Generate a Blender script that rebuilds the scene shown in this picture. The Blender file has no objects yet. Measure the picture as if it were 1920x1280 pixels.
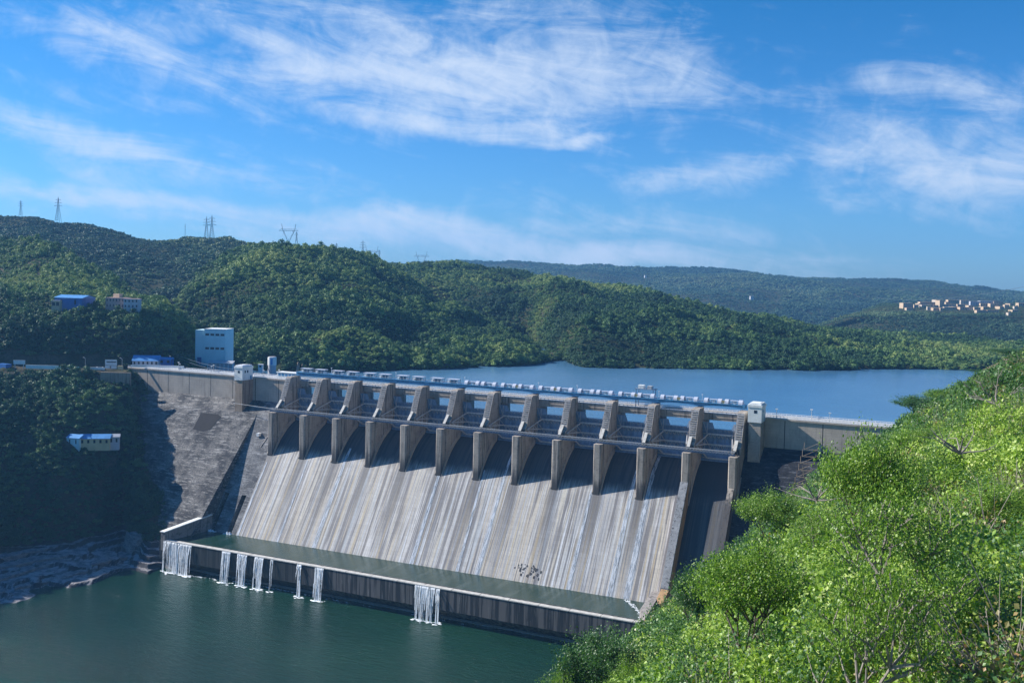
import bpy, math, random
import numpy as np
from mathutils import Vector, Matrix
R_ = math.radians
SC = bpy.context.scene
COL = SC.collection
rng = np.random.default_rng(7)
random.seed(7)

# ------------------------------------------------------------------ camera
YAW, PITCH, ROLL = -0.441, -0.042, 0.023
F_PX, SHY = 1899.756, 41.895
CAM = np.array([373.54, -487.86, 166.26])
_f = np.array([math.sin(YAW)*math.cos(PITCH), math.cos(YAW)*math.cos(PITCH), math.sin(PITCH)])
_r0 = np.array([math.cos(YAW), -math.sin(YAW), 0.0]); _u0 = np.cross(_r0, _f)
_c, _s = math.cos(ROLL), math.sin(ROLL)
CR = _c*_r0+_s*_u0; CU = -_s*_r0+_c*_u0
cam = bpy.data.cameras.new('camera'); co = bpy.data.objects.new('camera', cam); COL.objects.link(co)
cam.sensor_width = 36; cam.lens = 36*F_PX/1920; cam.shift_y = -SHY/1920
cam.clip_start = 1; cam.clip_end = 30000
co.matrix_world = Matrix(((CR[0], CU[0], -_f[0], CAM[0]), (CR[1], CU[1], -_f[1], CAM[1]), (CR[2], CU[2], -_f[2], CAM[2]), (0, 0, 0, 1)))
SC.camera = co

def ray(u, v):
    return _f + CR*(u-960)/F_PX - CU*(v-640+SHY)/F_PX
def PD(u, v, d): return CAM + ray(u, v)*d              # survey point at a true distance
def PZ(u, v, z): r = ray(u, v); return CAM + r*(z-CAM[2])/r[2]
def PY(u, v, y): r = ray(u, v); return CAM + r*(y-CAM[1])/r[1]
def PUZ(u, d, z):                                        # column u, distance d, height z
    p = PD(u, 540, d); return np.array([p[0], p[1], z])

# ------------------------------------------------------------------ light
SUN_EL = R_(34); SUN_DIR = np.array([-math.cos(SUN_EL)*math.cos(R_(10)), -math.cos(SUN_EL)*math.sin(R_(10)), math.sin(SUN_EL)])
sl = bpy.data.lights.new('sun', 'SUN'); sl.energy = 5.0; sl.angle = R_(0.5); sl.color = (1.0, 0.95, 0.88)
so = bpy.data.objects.new('sun', sl); COL.objects.link(so)
so.rotation_euler = Vector(SUN_DIR).to_track_quat('Z', 'Y').to_euler(); so.location = (0, 0, 400)
SC.view_settings.view_transform = 'Standard'; SC.view_settings.look = 'None'
SC.view_settings.exposure = 0.70; SC.view_settings.gamma = 1.0
SKY_STRENGTH = 0.07

W = bpy.data.worlds.new('World'); SC.world = W; W.use_nodes = True
wn, wl = W.node_tree.nodes, W.node_tree.links
def wmath(op, a, b=None, c=None, clamp=False):
    n = wn.new('ShaderNodeMath'); n.operation = op; n.use_clamp = clamp
    for i, q in enumerate((a, b, c)):
        if q is None: continue
        if isinstance(q, (int, float)): n.inputs[i].default_value = q
        else: wl.new(q, n.inputs[i])
    return n.outputs[0]
def world():
    bg = wn['Background']
    sky = wn.new('ShaderNodeTexSky'); sky.sky_type = 'NISHITA'; sky.sun_disc = False
    sky.sun_elevation = SUN_EL; sky.sun_rotation = math.atan2(SUN_DIR[0], SUN_DIR[1])
    sky.altitude = 300; sky.air_density = 1.0; sky.dust_density = 0.4; sky.ozone_density = 3.0
    tint = wn.new('ShaderNodeMixRGB'); tint.blend_type = 'MULTIPLY'; tint.inputs[0].default_value = 1
    wl.new(sky.outputs[0], tint.inputs[1])
    tc = wn.new('ShaderNodeTexCoord'); sx = wn.new('ShaderNodeSeparateXYZ'); wl.new(tc.outputs['Generated'], sx.inputs[0])
    az = wmath('ARCTAN2', sx.outputs[0], sx.outputs[1]); el = wmath('ARCSINE', sx.outputs[2])
    tr_ = wn.new('ShaderNodeMapRange'); wl.new(el, tr_.inputs[0]); tr_.inputs[1].default_value = 0.0; tr_.inputs[2].default_value = 0.26
    tm = wn.new('ShaderNodeMixRGB'); wl.new(tr_.outputs[0], tm.inputs[0]); tm.inputs[1].default_value = (0.44, 0.80, 1.36, 1); tm.inputs[2].default_value = (0.15, 0.70, 1.15, 1); wl.new(tm.outputs[0], tint.inputs[2])
    # domain warp
    cmb = wn.new('ShaderNodeCombineXYZ'); wl.new(az, cmb.inputs[0]); wl.new(el, cmb.inputs[1])
    nz = wn.new('ShaderNodeTexNoise'); nz.inputs['Scale'].default_value = 7; nz.inputs['Detail'].default_value = 5
    wl.new(cmb.outputs[0], nz.inputs['Vector'])
    sn = wn.new('ShaderNodeSeparateColor'); wl.new(nz.outputs['Color'], sn.inputs[0])
    azw = wmath('ADD', az, wmath('MULTIPLY', wmath('SUBTRACT', sn.outputs[0], 0.5), 0.10))
    elw = wmath('ADD', el, wmath('MULTIPLY', wmath('SUBTRACT', sn.outputs[1], 0.5), 0.07))
    def a_e(u, v):
        r = ray(u, v); return math.atan2(r[0], r[1]), math.asin(r[2]/np.linalg.norm(r))
    # (u0,v0)-(u1,v1) axis of a cirrus bank, half width in px, weight
    banks = [((430, 90), (1330, 150), 105, 1.0), ((520, 190), (1150, 250), 34, 0.75), ((0, 30), (480, 110), 50, 0.6),
             ((-100, 225), (370, 285), 30, 0.9), ((-60, 60), (500, 20), 60, 0.6), ((0, 370), (640, 430), 26, 0.6), ((-200, 330), (560, 400), 24, 0.85), ((450, 390), (1560, 520), 40, 1.05),
             ((200, 380), (1000, 470), 60, 0.5), ((1180, 340), (1560, 290), 34, 0.75), ((1520, 290), (2100, 340), 70, 0.85),
             ((1560, 150), (2100, 220), 60, 0.6), ((950, 268), (1180, 262), 12, 0.7), ((0, 150), (420, 200), 30, 0.35),
             ((700, 10), (1300, 30), 60, 0.6)]
    tot = None; banks += [((100, 60), (760, 190), 60, 0.55), ((60, 300), (700, 340), 50, 0.45), ((900, 380), (1500, 470), 40, 0.5), ((1250, 60), (1700, 300), 50, 0.35), ((1000, 60), (1300, 220), 90, 0.5), ((1450, 330), (1900, 420), 30, 0.5)]
    for (p, q, w, wt) in banks:
        a0, e0 = a_e(*p); a1, e1 = a_e(*q)
        L = math.hypot(a1-a0, e1-e0); ca, sa = (a1-a0)/L, (e1-e0)/L
        mx, me = (a0+a1)/2, (e0+e1)/2; hw = w/F_PX
        da = wmath('SUBTRACT', azw, mx); de = wmath('SUBTRACT', elw, me)
        s_ = wmath('ADD', wmath('MULTIPLY', da, ca), wmath('MULTIPLY', de, sa))
        t_ = wmath('SUBTRACT', wmath('MULTIPLY', de, ca), wmath('MULTIPLY', da, sa))
        g = wmath('ADD', wmath('POWER', wmath('ABSOLUTE', wmath('DIVIDE', s_, L*0.52)), 3.0), wmath('POWER', wmath('ABSOLUTE', wmath('DIVIDE', t_, hw)), 2.0))
        g = wmath('MULTIPLY', wmath('EXPONENT', wmath('MULTIPLY', g, -1.0)), wt)
        tot = g if tot is None else wmath('MAXIMUM', tot, g)
    # streaky fibre noise
    rt0 = wn.new('ShaderNodeMapping'); wl.new(cmb.outputs[0], rt0.inputs[0]); rt0.inputs['Rotation'].default_value = (0, 0, 0.16)
    rot = wn.new('ShaderNodeMapping'); wl.new(rt0.outputs[0], rot.inputs[0]); rot.inputs['Scale'].default_value = (6.0, 24.0, 1)
    n2 = wn.new('ShaderNodeTexNoise'); n2.inputs['Scale'].default_value = 1.0; n2.inputs['Detail'].default_value = 12
    n2.inputs['Roughness'].default_value = 0.66; n2.inputs['Distortion'].default_value = 0.7
    wl.new(rot.outputs[0], n2.inputs['Vector'])
    n3 = wn.new('ShaderNodeTexNoise'); n3.inputs['Scale'].default_value = 30; n3.inputs['Detail'].default_value = 9; n3.inputs['Roughness'].default_value = 0.62
    n3.inputs['Distortion'].default_value = 0.8
    wl.new(cmb.outputs[0], n3.inputs['Vector'])
    nn = wmath('ADD', wmath('MULTIPLY', n2.outputs[0], 1.25), wmath('MULTIPLY', n3.outputs[0], 0.55)); nn = wmath('SUBTRACT', nn, 0.40)
    x = wmath('ADD', wmath('MULTIPLY', tot, 0.66), wmath('SUBTRACT', nn, 0.580))
    mr = wn.new('ShaderNodeMapRange'); mr.interpolation_type = 'SMOOTHSTEP'; wl.new(x, mr.inputs[0])
    mr.inputs[1].default_value = 0.0; mr.inputs[2].default_value = 0.78; mr.inputs[3].default_value = 0; mr.inputs[4].default_value = 0.92
    above = wmath('GREATER_THAN', sx.outputs[2], 0.0)
    fac = wmath('MULTIPLY', mr.outputs[0], above)
    m = wn.new('ShaderNodeMixRGB'); wl.new(fac, m.inputs[0]); wl.new(tint.outputs[0], m.inputs[1])
    k = 1/SKY_STRENGTH
    m.inputs[2].default_value = (0.44*k, 0.51*k, 0.62*k, 1)
    wl.new(m.outputs[0], bg.inputs[0]); bg.inputs[1].default_value = SKY_STRENGTH
world()

# ------------------------------------------------------------------ helpers: tags, meshes, materials
def tag(o, label=None, cat=None, group=None, kind=None):
    if label: o['label'] = label
    if cat: o['category'] = cat
    if group: o['group'] = group
    if kind: o['kind'] = kind
    return o
def empty(name, loc=(0, 0, 0), label=None, cat=None, group=None, rz=0):
    o = bpy.data.objects.new(name, None); COL.objects.link(o); o.location = loc; o.rotation_euler.z = rz
    o.empty_display_size = 1
    return tag(o, label, cat, group)
class MB:
    def __init__(s): s.v = []; s.f = []; s.uv = []
    def add(s, vs, fs):
        n = len(s.v); s.v += [tuple(map(float, p)) for p in vs]; s.f += [tuple(n+i for i in f) for f in fs]; return s
    def box(s, x0, x1, y0, y1, z0, z1):
        return s.add([(x0, y0, z0), (x1, y0, z0), (x1, y1, z0), (x0, y1, z0), (x0, y0, z1), (x1, y0, z1), (x1, y1, z1), (x0, y1, z1)],
                     [(0, 3, 2, 1), (4, 5, 6, 7), (0, 1, 5, 4), (1, 2, 6, 5), (2, 3, 7, 6), (3, 0, 4, 7)])
    def prism(s, yz, x0, x1):                            # profile in the YZ plane, extruded along X
        n = len(yz)
        return s.add([(x0, y, z) for y, z in yz]+[(x1, y, z) for y, z in yz],
                     [tuple(range(n)), tuple(range(2*n-1, n-1, -1))]+[(i, i+n, (i+1) % n+n, (i+1) % n) for i in range(n)])
    def prismz(s, xy, z0, z1):
        n = len(xy)
        return s.add([(x, y, z0) for x, y in xy]+[(x, y, z1) for x, y in xy],
                     [tuple(range(n-1, -1, -1)), tuple(range(n, 2*n))]+[(i, (i+1) % n, (i+1) % n+n, i+n) for i in range(n)])
    def bar(s, a, b, w, h=None, n=4, r1=None):
        a, b = Vector(a), Vector(b); h = h or w; d = (b-a)
        if d.length < 1e-6: return s
        d.normalize(); up = Vector((0, 0, 1)) if abs(d.z) < .95 else Vector((0, 1, 0))
        x = d.cross(up).normalized(); y = x.cross(d)
        r1 = 1 if r1 is None else r1
        vs = []
        for p, k in ((a, 1), (b, r1)):
            for i in range(n):
                t = 2*math.pi*(i+.5)/n; q = 1.414 if n == 4 else 1
                vs.append(p+x*(math.cos(t)*w/2*k*q)+y*(math.sin(t)*h/2*k*q))
        fs = [(i, (i+1) % n, n+(i+1) % n, n+i) for i in range(n)]+[tuple(range(n-1, -1, -1)), tuple(range(n, 2*n))]
        return s.add(vs, fs)
    def cyl(s, c, r, z0, z1, n=24, r1=None):
        return s.bar((c[0], c[1], z0), (c[0], c[1], z1), 2*r, n=n, r1=r1)
    def tube(s, pts, rad, n=6):
        for i in range(len(pts)-1):
            r0 = rad[i] if hasattr(rad, '__len__') else rad; rr = rad[i+1] if hasattr(rad, '__len__') else rad
            s.bar(pts[i], pts[i+1], 2*r0, n=n, r1=rr/max(r0, 1e-6))
        return s
    def build(s, name, mat, parent=None, smooth=False, offset=None):
        me = bpy.data.meshes.new(name); me.from_pydata(s.v, [], s.f); me.update()
        if mat: me.materials.append(mat)
        if smooth: me.polygons.foreach_set('use_smooth', [True]*len(me.polygons))
        o = bpy.data.objects.new(name, me); COL.objects.link(o)
        if parent is not None:
            o.parent = parent; o.location = -Vector(parent.location) if offset is None else offset
        return o
def mesh_np(name, V, Fq, mat=None, smooth=False):
    """fast mesh from numpy: V (n,3), Fq (m,4) or (m,3)"""
    me = bpy.data.meshes.new(name); k = Fq.shape[1]
    me.vertices.add(len(V)); me.vertices.foreach_set('co', V.astype(np.float32).ravel())
    me.loops.add(Fq.size); me.loops.foreach_set('vertex_index', Fq.astype(np.int32).ravel())
    me.polygons.add(len(Fq)); me.polygons.foreach_set('loop_start', np.arange(0, Fq.size, k, dtype=np.int32))
    me.polygons.foreach_set('loop_total', np.full(len(Fq), k, dtype=np.int32))
    me.update(calc_edges=True)
    if smooth: me.polygons.foreach_set('use_smooth', np.ones(len(Fq), dtype=bool))
    if mat: me.materials.append(mat)
    return me
def obj(name, me, parent=None, link=True):
    o = bpy.data.objects.new(name, me)
    if link: COL.objects.link(o)
    if parent is not None: o.parent = parent; o.location = -Vector(parent.location)
    return o

class NT:
    def __init__(s, name):
        s.m = bpy.data.materials.new(name); s.m.use_nodes = True; s.n = s.m.node_tree.nodes; s.l = s.m.node_tree.links
        s.b = s.n['Principled BSDF']; s.out = s.n['Material Output']
    def put(s, sock, q):
        if isinstance(q, bpy.types.NodeSocket): s.l.new(q, sock)
        elif isinstance(q, (tuple, list)) and len(q) == 3 and sock.type == 'RGBA': sock.default_value = (*q, 1)
        else: sock.default_value = q
    def coord(s, kind='Object', scale=(1, 1, 1), rot=(0, 0, 0), loc=(0, 0, 0)):
        t = s.n.new('ShaderNodeTexCoord'); m = s.n.new('ShaderNodeMapping'); s.l.new(t.outputs[kind], m.inputs[0])
        m.inputs['Scale'].default_value = scale; m.inputs['Rotation'].default_value = rot; m.inputs['Location'].default_value = loc
        return m.outputs[0]
    def noise(s, vec, scale=1, detail=4, rough=.5, dist=0, col=False):
        t = s.n.new('ShaderNodeTexNoise'); s.l.new(vec, t.inputs['Vector'])
        t.inputs['Scale'].default_value = scale; t.inputs['Detail'].default_value = detail
        t.inputs['Roughness'].default_value = rough; t.inputs['Distortion'].default_value = dist
        return t.outputs['Color' if col else 0]
    def voro(s, vec, scale=1, feature='F1', out='Distance', rand=1):
        t = s.n.new('ShaderNodeTexVoronoi'); t.feature = feature; s.l.new(vec, t.inputs['Vector']); t.inputs['Scale'].default_value = scale
        t.inputs['Randomness'].default_value = rand
        return t.outputs[out]
    def ramp(s, fac, stops, interp='LINEAR'):
        r = s.n.new('ShaderNodeValToRGB'); r.color_ramp.interpolation = interp; e = r.color_ramp.elements
        while len(e) < len(stops): e.new(.5)
        for q, (p, c) in zip(e, stops): q.position = p; q.color = (*c, 1) if len(c) == 3 else c
        s.l.new(fac, r.inputs[0]); return r.outputs[0]
    def rampf(s, fac, a, b, v0=0., v1=1.):
        r = s.n.new('ShaderNodeMapRange'); s.l.new(fac, r.inputs[0]); r.interpolation_type = 'SMOOTHSTEP'
        for i, q in enumerate((a, b, v0, v1)): r.inputs[i+1].default_value = q
        return r.outputs[0]
    def mix(s, fac, a, b, mode='MIX'):
        m = s.n.new('ShaderNodeMixRGB'); m.blend_type = mode; s.put(m.inputs[0], fac); s.put(m.inputs[1], a); s.put(m.inputs[2], b); return m.outputs[0]
    def math(s, op, a, b=0.5):
        m = s.n.new('ShaderNodeMath'); m.operation = op; s.put(m.inputs[0], a); s.put(m.inputs[1], b); return m.outputs[0]
    def bump(s, h, strength=.3, dist=.1):
        b = s.n.new('ShaderNodeBump'); s.l.new(h, b.inputs['Height']); b.inputs['Strength'].default_value = strength; b.inputs['Distance'].default_value = dist
        s.l.new(b.outputs[0], s.b.inputs['Normal']); return b
    def fin(s, col, rough=.8, spec=.3, metal=0):
        s.put(s.b.inputs['Base Color'], col); s.put(s.b.inputs['Roughness'], rough)
        s.b.inputs['Specular IOR Level'].default_value = spec; s.b.inputs['Metallic'].default_value = metal
        return s.m

def concrete(name, base, dark, streak=.55, blotch=.5, joint=True, warm=None, scale=1.0, zdark=None):
    t = NT(name); v = t.coord(); vs = t.coord(scale=(1, 1, .06)); vj = t.coord(scale=(1, 1, 1))
    n1 = t.noise(v, .12*scale, 6, .6); n2 = t.noise(vs, .8*scale, 5, .6); n3 = t.noise(v, 2.5*scale, 4, .6)
    c = t.mix(t.rampf(n1, .35, .65), base, tuple(b*.8 for b in base))
    if warm: c = t.mix(t.rampf(t.noise(vs, .35*scale, 3), .45, .62), c, warm)
    c = t.mix(t.math('MULTIPLY', t.rampf(n2, .50, .68), streak), c, dark)
    c = t.mix(t.math('MULTIPLY', t.rampf(t.noise(v, .35*scale, 6, .7), .52, .66), blotch), c, dark)
    c = t.mix(t.math('MULTIPLY', t.rampf(n3, .4, .7), .22), c, (.03, .03, .035))
    if zdark:                                            # algae and splash staining low on the piers
        sx = t.n.new('ShaderNodeSeparateXYZ'); t.l.new(v, sx.inputs[0])
        c = t.mix(t.rampf(t.math('ADD', sx.outputs[2], t.math('MULTIPLY', n2, -16)), zdark[0]+5, zdark[0]-3, 0, .88), c, (.05, .05, .055))
    if joint:
        w = t.n.new('ShaderNodeTexWave'); w.bands_direction = 'Z'; w.wave_profile = 'SAW'; t.l.new(v, w.inputs[0]); w.inputs['Scale'].default_value = .208
        w.inputs['Distortion'].default_value = .15
        c = t.mix(t.math('MULTIPLY', t.rampf(w.outputs['Fac'], .93, .99), .35), c, (.05, .05, .055))
    t.bump(n3, .3, .15)
    return t.fin(c, .85, .2)
def plain(name, col, rough=.6, var=.18, scale=.6, metal=0, spec=.4):
    t = NT(name); v = t.coord(scale=(1, 1, .5)); n = t.noise(v, scale, 6, .6)
    c = t.mix(t.rampf(n, .35, .7), col, tuple(x*(1-var) for x in col))
    return t.fin(c, rough, spec, metal)

# ------------------------------------------------------------------ numpy noise
_perm = rng.permutation(4096)
def vnoise(x, y):
    xi, yi = np.floor(x).astype(int), np.floor(y).astype(int); xf, yf = x-xi, y-yi
    xf = xf*xf*(3-2*xf); yf = yf*yf*(3-2*yf)
    h = lambda a, b: _perm[(_perm[a & 4095]+b) & 4095]/4095.0
    return (h(xi, yi)*(1-xf)+h(xi+1, yi)*xf)*(1-yf)+(h(xi, yi+1)*(1-xf)+h(xi+1, yi+1)*xf)*yf
def fbm(x, y, o=5):
    s = 0; a = .5; x = np.asarray(x, float)+1000; y = np.asarray(y, float)+1000
    for i in range(o): s = s+a*(vnoise(x, y)-.5); x = x*2.03+17; y = y*2.03+31; a *= .5
    return s*2
def catmull(P, m):
    """P (n,k,3) interpolated along axis 0 to m samples"""
    n = len(P); t = np.linspace(0, n-1, m); i = np.clip(np.floor(t).astype(int), 0, n-2); f = (t-i)[:, None, None]
    g = lambda j: P[np.clip(j, 0, n-1)]
    p0, p1, p2, p3 = g(i-1), g(i), g(i+1), g(i+2)
    # monotone-ish (tension) to avoid overshoot
    m1, m2 = (p2-p0)*.35, (p3-p1)*.35
    return (2*f**3-3*f**2+1)*p1+(f**3-2*f**2+f)*m1+(-2*f**3+3*f**2)*p2+(f**3-f**2)*m2

# ------------------------------------------------------------------ foliage materials and prototypes
def foliage(name, stops, transl=.25, rough=.6):
    t = NT(name)
    at = t.n.new('ShaderNodeAttribute'); at.attribute_type = 'INSTANCER'; at.attribute_name = 'tint'
    oi = t.n.new('ShaderNodeObjectInfo')
    v = t.coord('Object'); n = t.noise(v, 2.2, 3)
    f = t.math('ADD', t.math('MULTIPLY', at.outputs['Fac'], .75), t.math('MULTIPLY', n, .25))
    c = t.ramp(f, stops)
    t.fin(c, rough, .25)
    tr = t.n.new('ShaderNodeBsdfTranslucent'); t.l.new(c, tr.inputs[0])
    mx = t.n.new('ShaderNodeMixShader'); mx.inputs[0].default_value = transl
    t.l.new(t.b.outputs[0], mx.inputs[1]); t.l.new(tr.outputs[0], mx.inputs[2]); t.l.new(mx.outputs[0], t.out.inputs[0])
    return t.m
M_FOREST = foliage('forest_leaves', [(.0, (.020, .062, .034)), (.3, (.052, .13, .048)), (.55, (.115, .21, .065)), (.78, (.21, .31, .085)), (1, (.36, .40, .14))], .2)
M_FARFOREST = foliage('far_forest_leaves', [(.0, (.024, .065, .045)), (.4, (.06, .125, .065)), (.75, (.12, .19, .08)), (1, (.20, .23, .11))], .15)

def crown_proto(name, mat, nlobe=7, leaves=34, seed=0, flat=.8, core=True, leaf=.30):
    r = np.random.default_rng(seed); V = []; Fq = []
    cs = r.normal(0, .42, (nlobe, 3)); cs[:, 2] = np.abs(cs[:, 2])*flat+.35; rad = r.uniform(.34, .56, nlobe); cs[0] = (0, 0, .55); rad[0] = .62
    for c, q in zip(cs, rad):
        d = r.normal(0, 1, (leaves, 3)); d /= np.linalg.norm(d, axis=1)[:, None]; d[:, 2] = np.where(d[:, 2] < -.3, -d[:, 2]*.5, d[:, 2])
        p = c+d*q*r.uniform(.74, 1.18, (leaves, 1))*np.array([1, 1, .85])
        nrm = d+r.normal(0, .45, d.shape); nrm /= np.linalg.norm(nrm, axis=1)[:, None]
        a = np.cross(nrm, r.normal(0, 1, nrm.shape)); a /= np.linalg.norm(a, axis=1)[:, None]; b = np.cross(nrm, a)
        s = q*leaf*r.uniform(.7, 1.35, (leaves, 1))
        for k in range(leaves):
            n = len(V); V += [p[k]-a[k]*s[k], p[k]-b[k]*s[k]*.8, p[k]+a[k]*s[k]*1.1, p[k]+b[k]*s[k]*.8]; Fq.append((n, n+1, n+2, n+3))
    if core:
        for c, q in zip(cs, rad):
            n = len(V); k = q*.70
            for dx, dy, dz in ((1, 0, 0), (0, 1, 0), (-1, 0, 0), (0, -1, 0), (0, 0, 1), (0, 0, -1)): V.append(c+np.array([dx, dy, dz*.85])*k)
            for i in range(4):
                j = (i+1) % 4; Fq.append((n+i, n+j, n+4, n+4)); Fq.append((n+j, n+i, n+5, n+5))
    V = np.array(V)
    me = bpy.data.meshes.new(name); me.from_pydata([tuple(p) for p in V], [], [f if f[2] != f[3] else f[:3] for f in Fq]); me.materials.append(mat)
    return bpy.data.objects.new(name, me)

def scatter(name, pts, scl, rotz, tint, protos, label, cat, kind='stuff', tilt=None, zs=None, idx=None):
    """one object of stuff: a point cloud with crowns instanced on it"""
    pc = bpy.data.collections.new(name+'_kinds')
    for p in protos: pc.objects.link(p)
    n = len(pts); me = bpy.data.meshes.new(name); me.vertices.add(n); me.vertices.foreach_set('co', np.asarray(pts, np.float32).ravel())
    def attr(nm, typ, key, arr):
        a = me.attributes.new(nm, typ, 'POINT'); a.data.foreach_set(key, np.asarray(arr).ravel())
    attr('tint', 'FLOAT', 'value', tint.astype(np.float32))
    rot = np.zeros((n, 3), np.float32); rot[:, 2] = rotz
    if tilt is not None: rot[:, :2] = tilt
    attr('rot', 'FLOAT_VECTOR', 'vector', rot)
    s3 = np.stack([scl, scl, scl*(zs if zs is not None else 1)], 1).astype(np.float32); attr('scl', 'FLOAT_VECTOR', 'vector', s3)
    attr('idx', 'INT', 'value', (idx if idx is not None else rng.integers(0, len(protos), n)).astype(np.int32))
    me.update()
    o = bpy.data.objects.new(name, me); COL.objects.link(o)
    ng = bpy.data.node_groups.new(name, 'GeometryNodeTree')
    ng.interface.new_socket('Geometry', in_out='INPUT', socket_type='NodeSocketGeometry'); ng.interface.new_socket('Geometry', in_out='OUTPUT', socket_type='NodeSocketGeometry')
    N, L = ng.nodes, ng.links; gi = N.new('NodeGroupInput'); go = N.new('NodeGroupOutput')
    ip = N.new('GeometryNodeInstanceOnPoints'); ci = N.new('GeometryNodeCollectionInfo'); ci.inputs['Collection'].default_value = pc
    ci.inputs['Separate Children'].default_value = True; ci.inputs['Reset Children'].default_value = True
    def na(nm, typ):
        a = N.new('GeometryNodeInputNamedAttribute'); a.data_type = typ; a.inputs['Name'].default_value = nm; return a.outputs['Attribute']
    L.new(gi.outputs[0], ip.inputs['Points']); L.new(ci.outputs[0], ip.inputs['Instance']); ip.inputs['Pick Instance'].default_value = True
    L.new(na('idx', 'INT'), ip.inputs['Instance Index']); L.new(na('rot', 'FLOAT_VECTOR'), ip.inputs['Rotation']); L.new(na('scl', 'FLOAT_VECTOR'), ip.inputs['Scale'])
    L.new(ip.outputs[0], go.inputs[0])
    md = o.modifiers.new('scatter', 'NODES'); md.node_group = ng
    return tag(o, label, cat, None, kind)

PROTOS = [crown_proto('crown_a', M_FOREST, 9, 80, 1, leaf=.20), crown_proto('crown_b', M_FOREST, 6, 95, 2, .45, leaf=.19), crown_proto('crown_c', M_FOREST, 12, 60, 3, 1.3, leaf=.21), crown_proto('crown_d', M_FOREST, 8, 85, 4, .35, leaf=.20), crown_proto('crown_e', M_FOREST, 5, 60, 5, 1.6, False, leaf=.24)]
PROTOF = [crown_proto('far_crown_a', M_FARFOREST, 6, 20, 11, .7, leaf=.38), crown_proto('far_crown_b', M_FARFOREST, 7, 18, 12, .9, leaf=.38), crown_proto('far_crown_c', M_FARFOREST, 5, 22, 13, .5, leaf=.4)]

# ------------------------------------------------------------------ terrain
def mat_ground(name, a, b, c, sc=.05, rock=None):
    t = NT(name); v = t.coord(); n = t.noise(v, sc, 8, .65); n2 = t.noise(v, sc*12, 6, .6)
    col = t.mix(t.rampf(n, .4, .6), a, b); col = t.mix(t.rampf(n2, .5, .65), col, c); t.bump(n2, .6, .6)
    if rock:
        sx = t.n.new('ShaderNodeSeparateXYZ'); t.l.new(v, sx.inputs[0]); rv = t.coord(scale=(1, 1, 6)); rn = t.noise(rv, .25, 6, .65)
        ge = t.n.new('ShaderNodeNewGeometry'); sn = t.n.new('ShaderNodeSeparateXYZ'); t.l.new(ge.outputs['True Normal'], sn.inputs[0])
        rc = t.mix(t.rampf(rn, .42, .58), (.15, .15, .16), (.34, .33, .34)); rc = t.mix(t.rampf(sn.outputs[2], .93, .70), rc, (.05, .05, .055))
        col = t.mix(t.rampf(t.math('ADD', sx.outputs[2], t.math('MULTIPLY', n, 14)), 26, 20), col, rc)
    return t.fin(col, .95, .1)
M_SOIL = mat_ground('wooded_soil', (.030, .045, .020), (.050, .050, .026), (.020, .028, .014))
M_BANKSOIL = mat_ground('bank_soil', (.028, .040, .020), (.085, .072, .050), (.04, .04, .028), .06, True)
HILLS = {}
def hill(name, rows, nu, nv, amp, freq, mat, kind='structure', noise_edge=(.06, .0), label=None):
    P = np.array(rows, float)                            # (rows, cols, 3)
    G = catmull(P, nv); G = np.swapaxes(catmull(np.swapaxes(G, 0, 1), nu), 0, 1)
    tt = np.linspace(0, 1, nv)[:, None]
    env = np.clip(tt/.12, 0, 1)
    G[:, :, 2] += fbm(G[:, :, 0]*freq, G[:, :, 1]*freq, 5)*amp*env
    if name == 'left_bank':                              # rock strata cut into steps by the river
        z = G[:, :, 2]; q = z+fbm(G[:, :, 0]*.03, G[:, :, 1]*.03, 4)*4+.035*(G[:, :, 0]+G[:, :, 1]); st = 2.6
        fr = q/st-np.floor(q/st); fr2 = np.clip((fr-.62)/.38, 0, 1)**2; zt = z+(fr2-fr)*st
        k = np.clip((22-z)/6, 0, 1)*np.clip((z+4)/3, 0, 1); G[:, :, 2] = z*(1-k)+zt*k
    if name == 'ridge_hill': G[:, :, 2] = np.where(tt > .23, np.maximum(G[:, :, 2], LAKE+2+3*np.clip((tt-.23)*6, 0, 1)), G[:, :, 2])
    i = np.arange(nv-1)[:, None]*nu+np.arange(nu-1)[None, :]
    Fq = np.stack([i, i+1, i+1+nu, i+nu], -1).reshape(-1, 4)
    me = mesh_np(name, G.reshape(-1, 3), Fq, mat, True); o = obj(name, me); tag(o, label, None, None, kind)
    HILLS[o.name] = G
    return G
def sample(G, n, keep=None, tmin=0, tmax=1):
    """n points spread by area over a terrain grid; returns points and row fraction"""
    nv, nu = G.shape[:2]
    A, B, C_, D = G[:-1, :-1], G[:-1, 1:], G[1:, 1:], G[1:, :-1]
    ar = np.linalg.norm(np.cross(C_-A, D-B), axis=2)*.5
    tt = (np.arange(nv-1)/(nv-1))[:, None]; ar = ar*((tt >= tmin) & (tt <= tmax)); p = ar.ravel()/ar.sum()
    k = rng.choice(len(p), n, p=p); i, j = k//(nu-1), k % (nu-1); a, b = rng.random((2, n))
    a = a[:, None]; b = b[:, None]
    Q = (A[i, j]*(1-a)+B[i, j]*a)*(1-b)+(D[i, j]*(1-a)+C_[i, j]*a)*b
    return Q, (i+b[:, 0])/(nv-1), (j+a[:, 0])/(nu-1)
def project(Q):
    d = Q-CAM; z = d@_f; return 960+F_PX*(d@CR)/z, 640-SHY-F_PX*(d@CU)/z, z
LAKE = 92.5; RIV = 4.0

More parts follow.
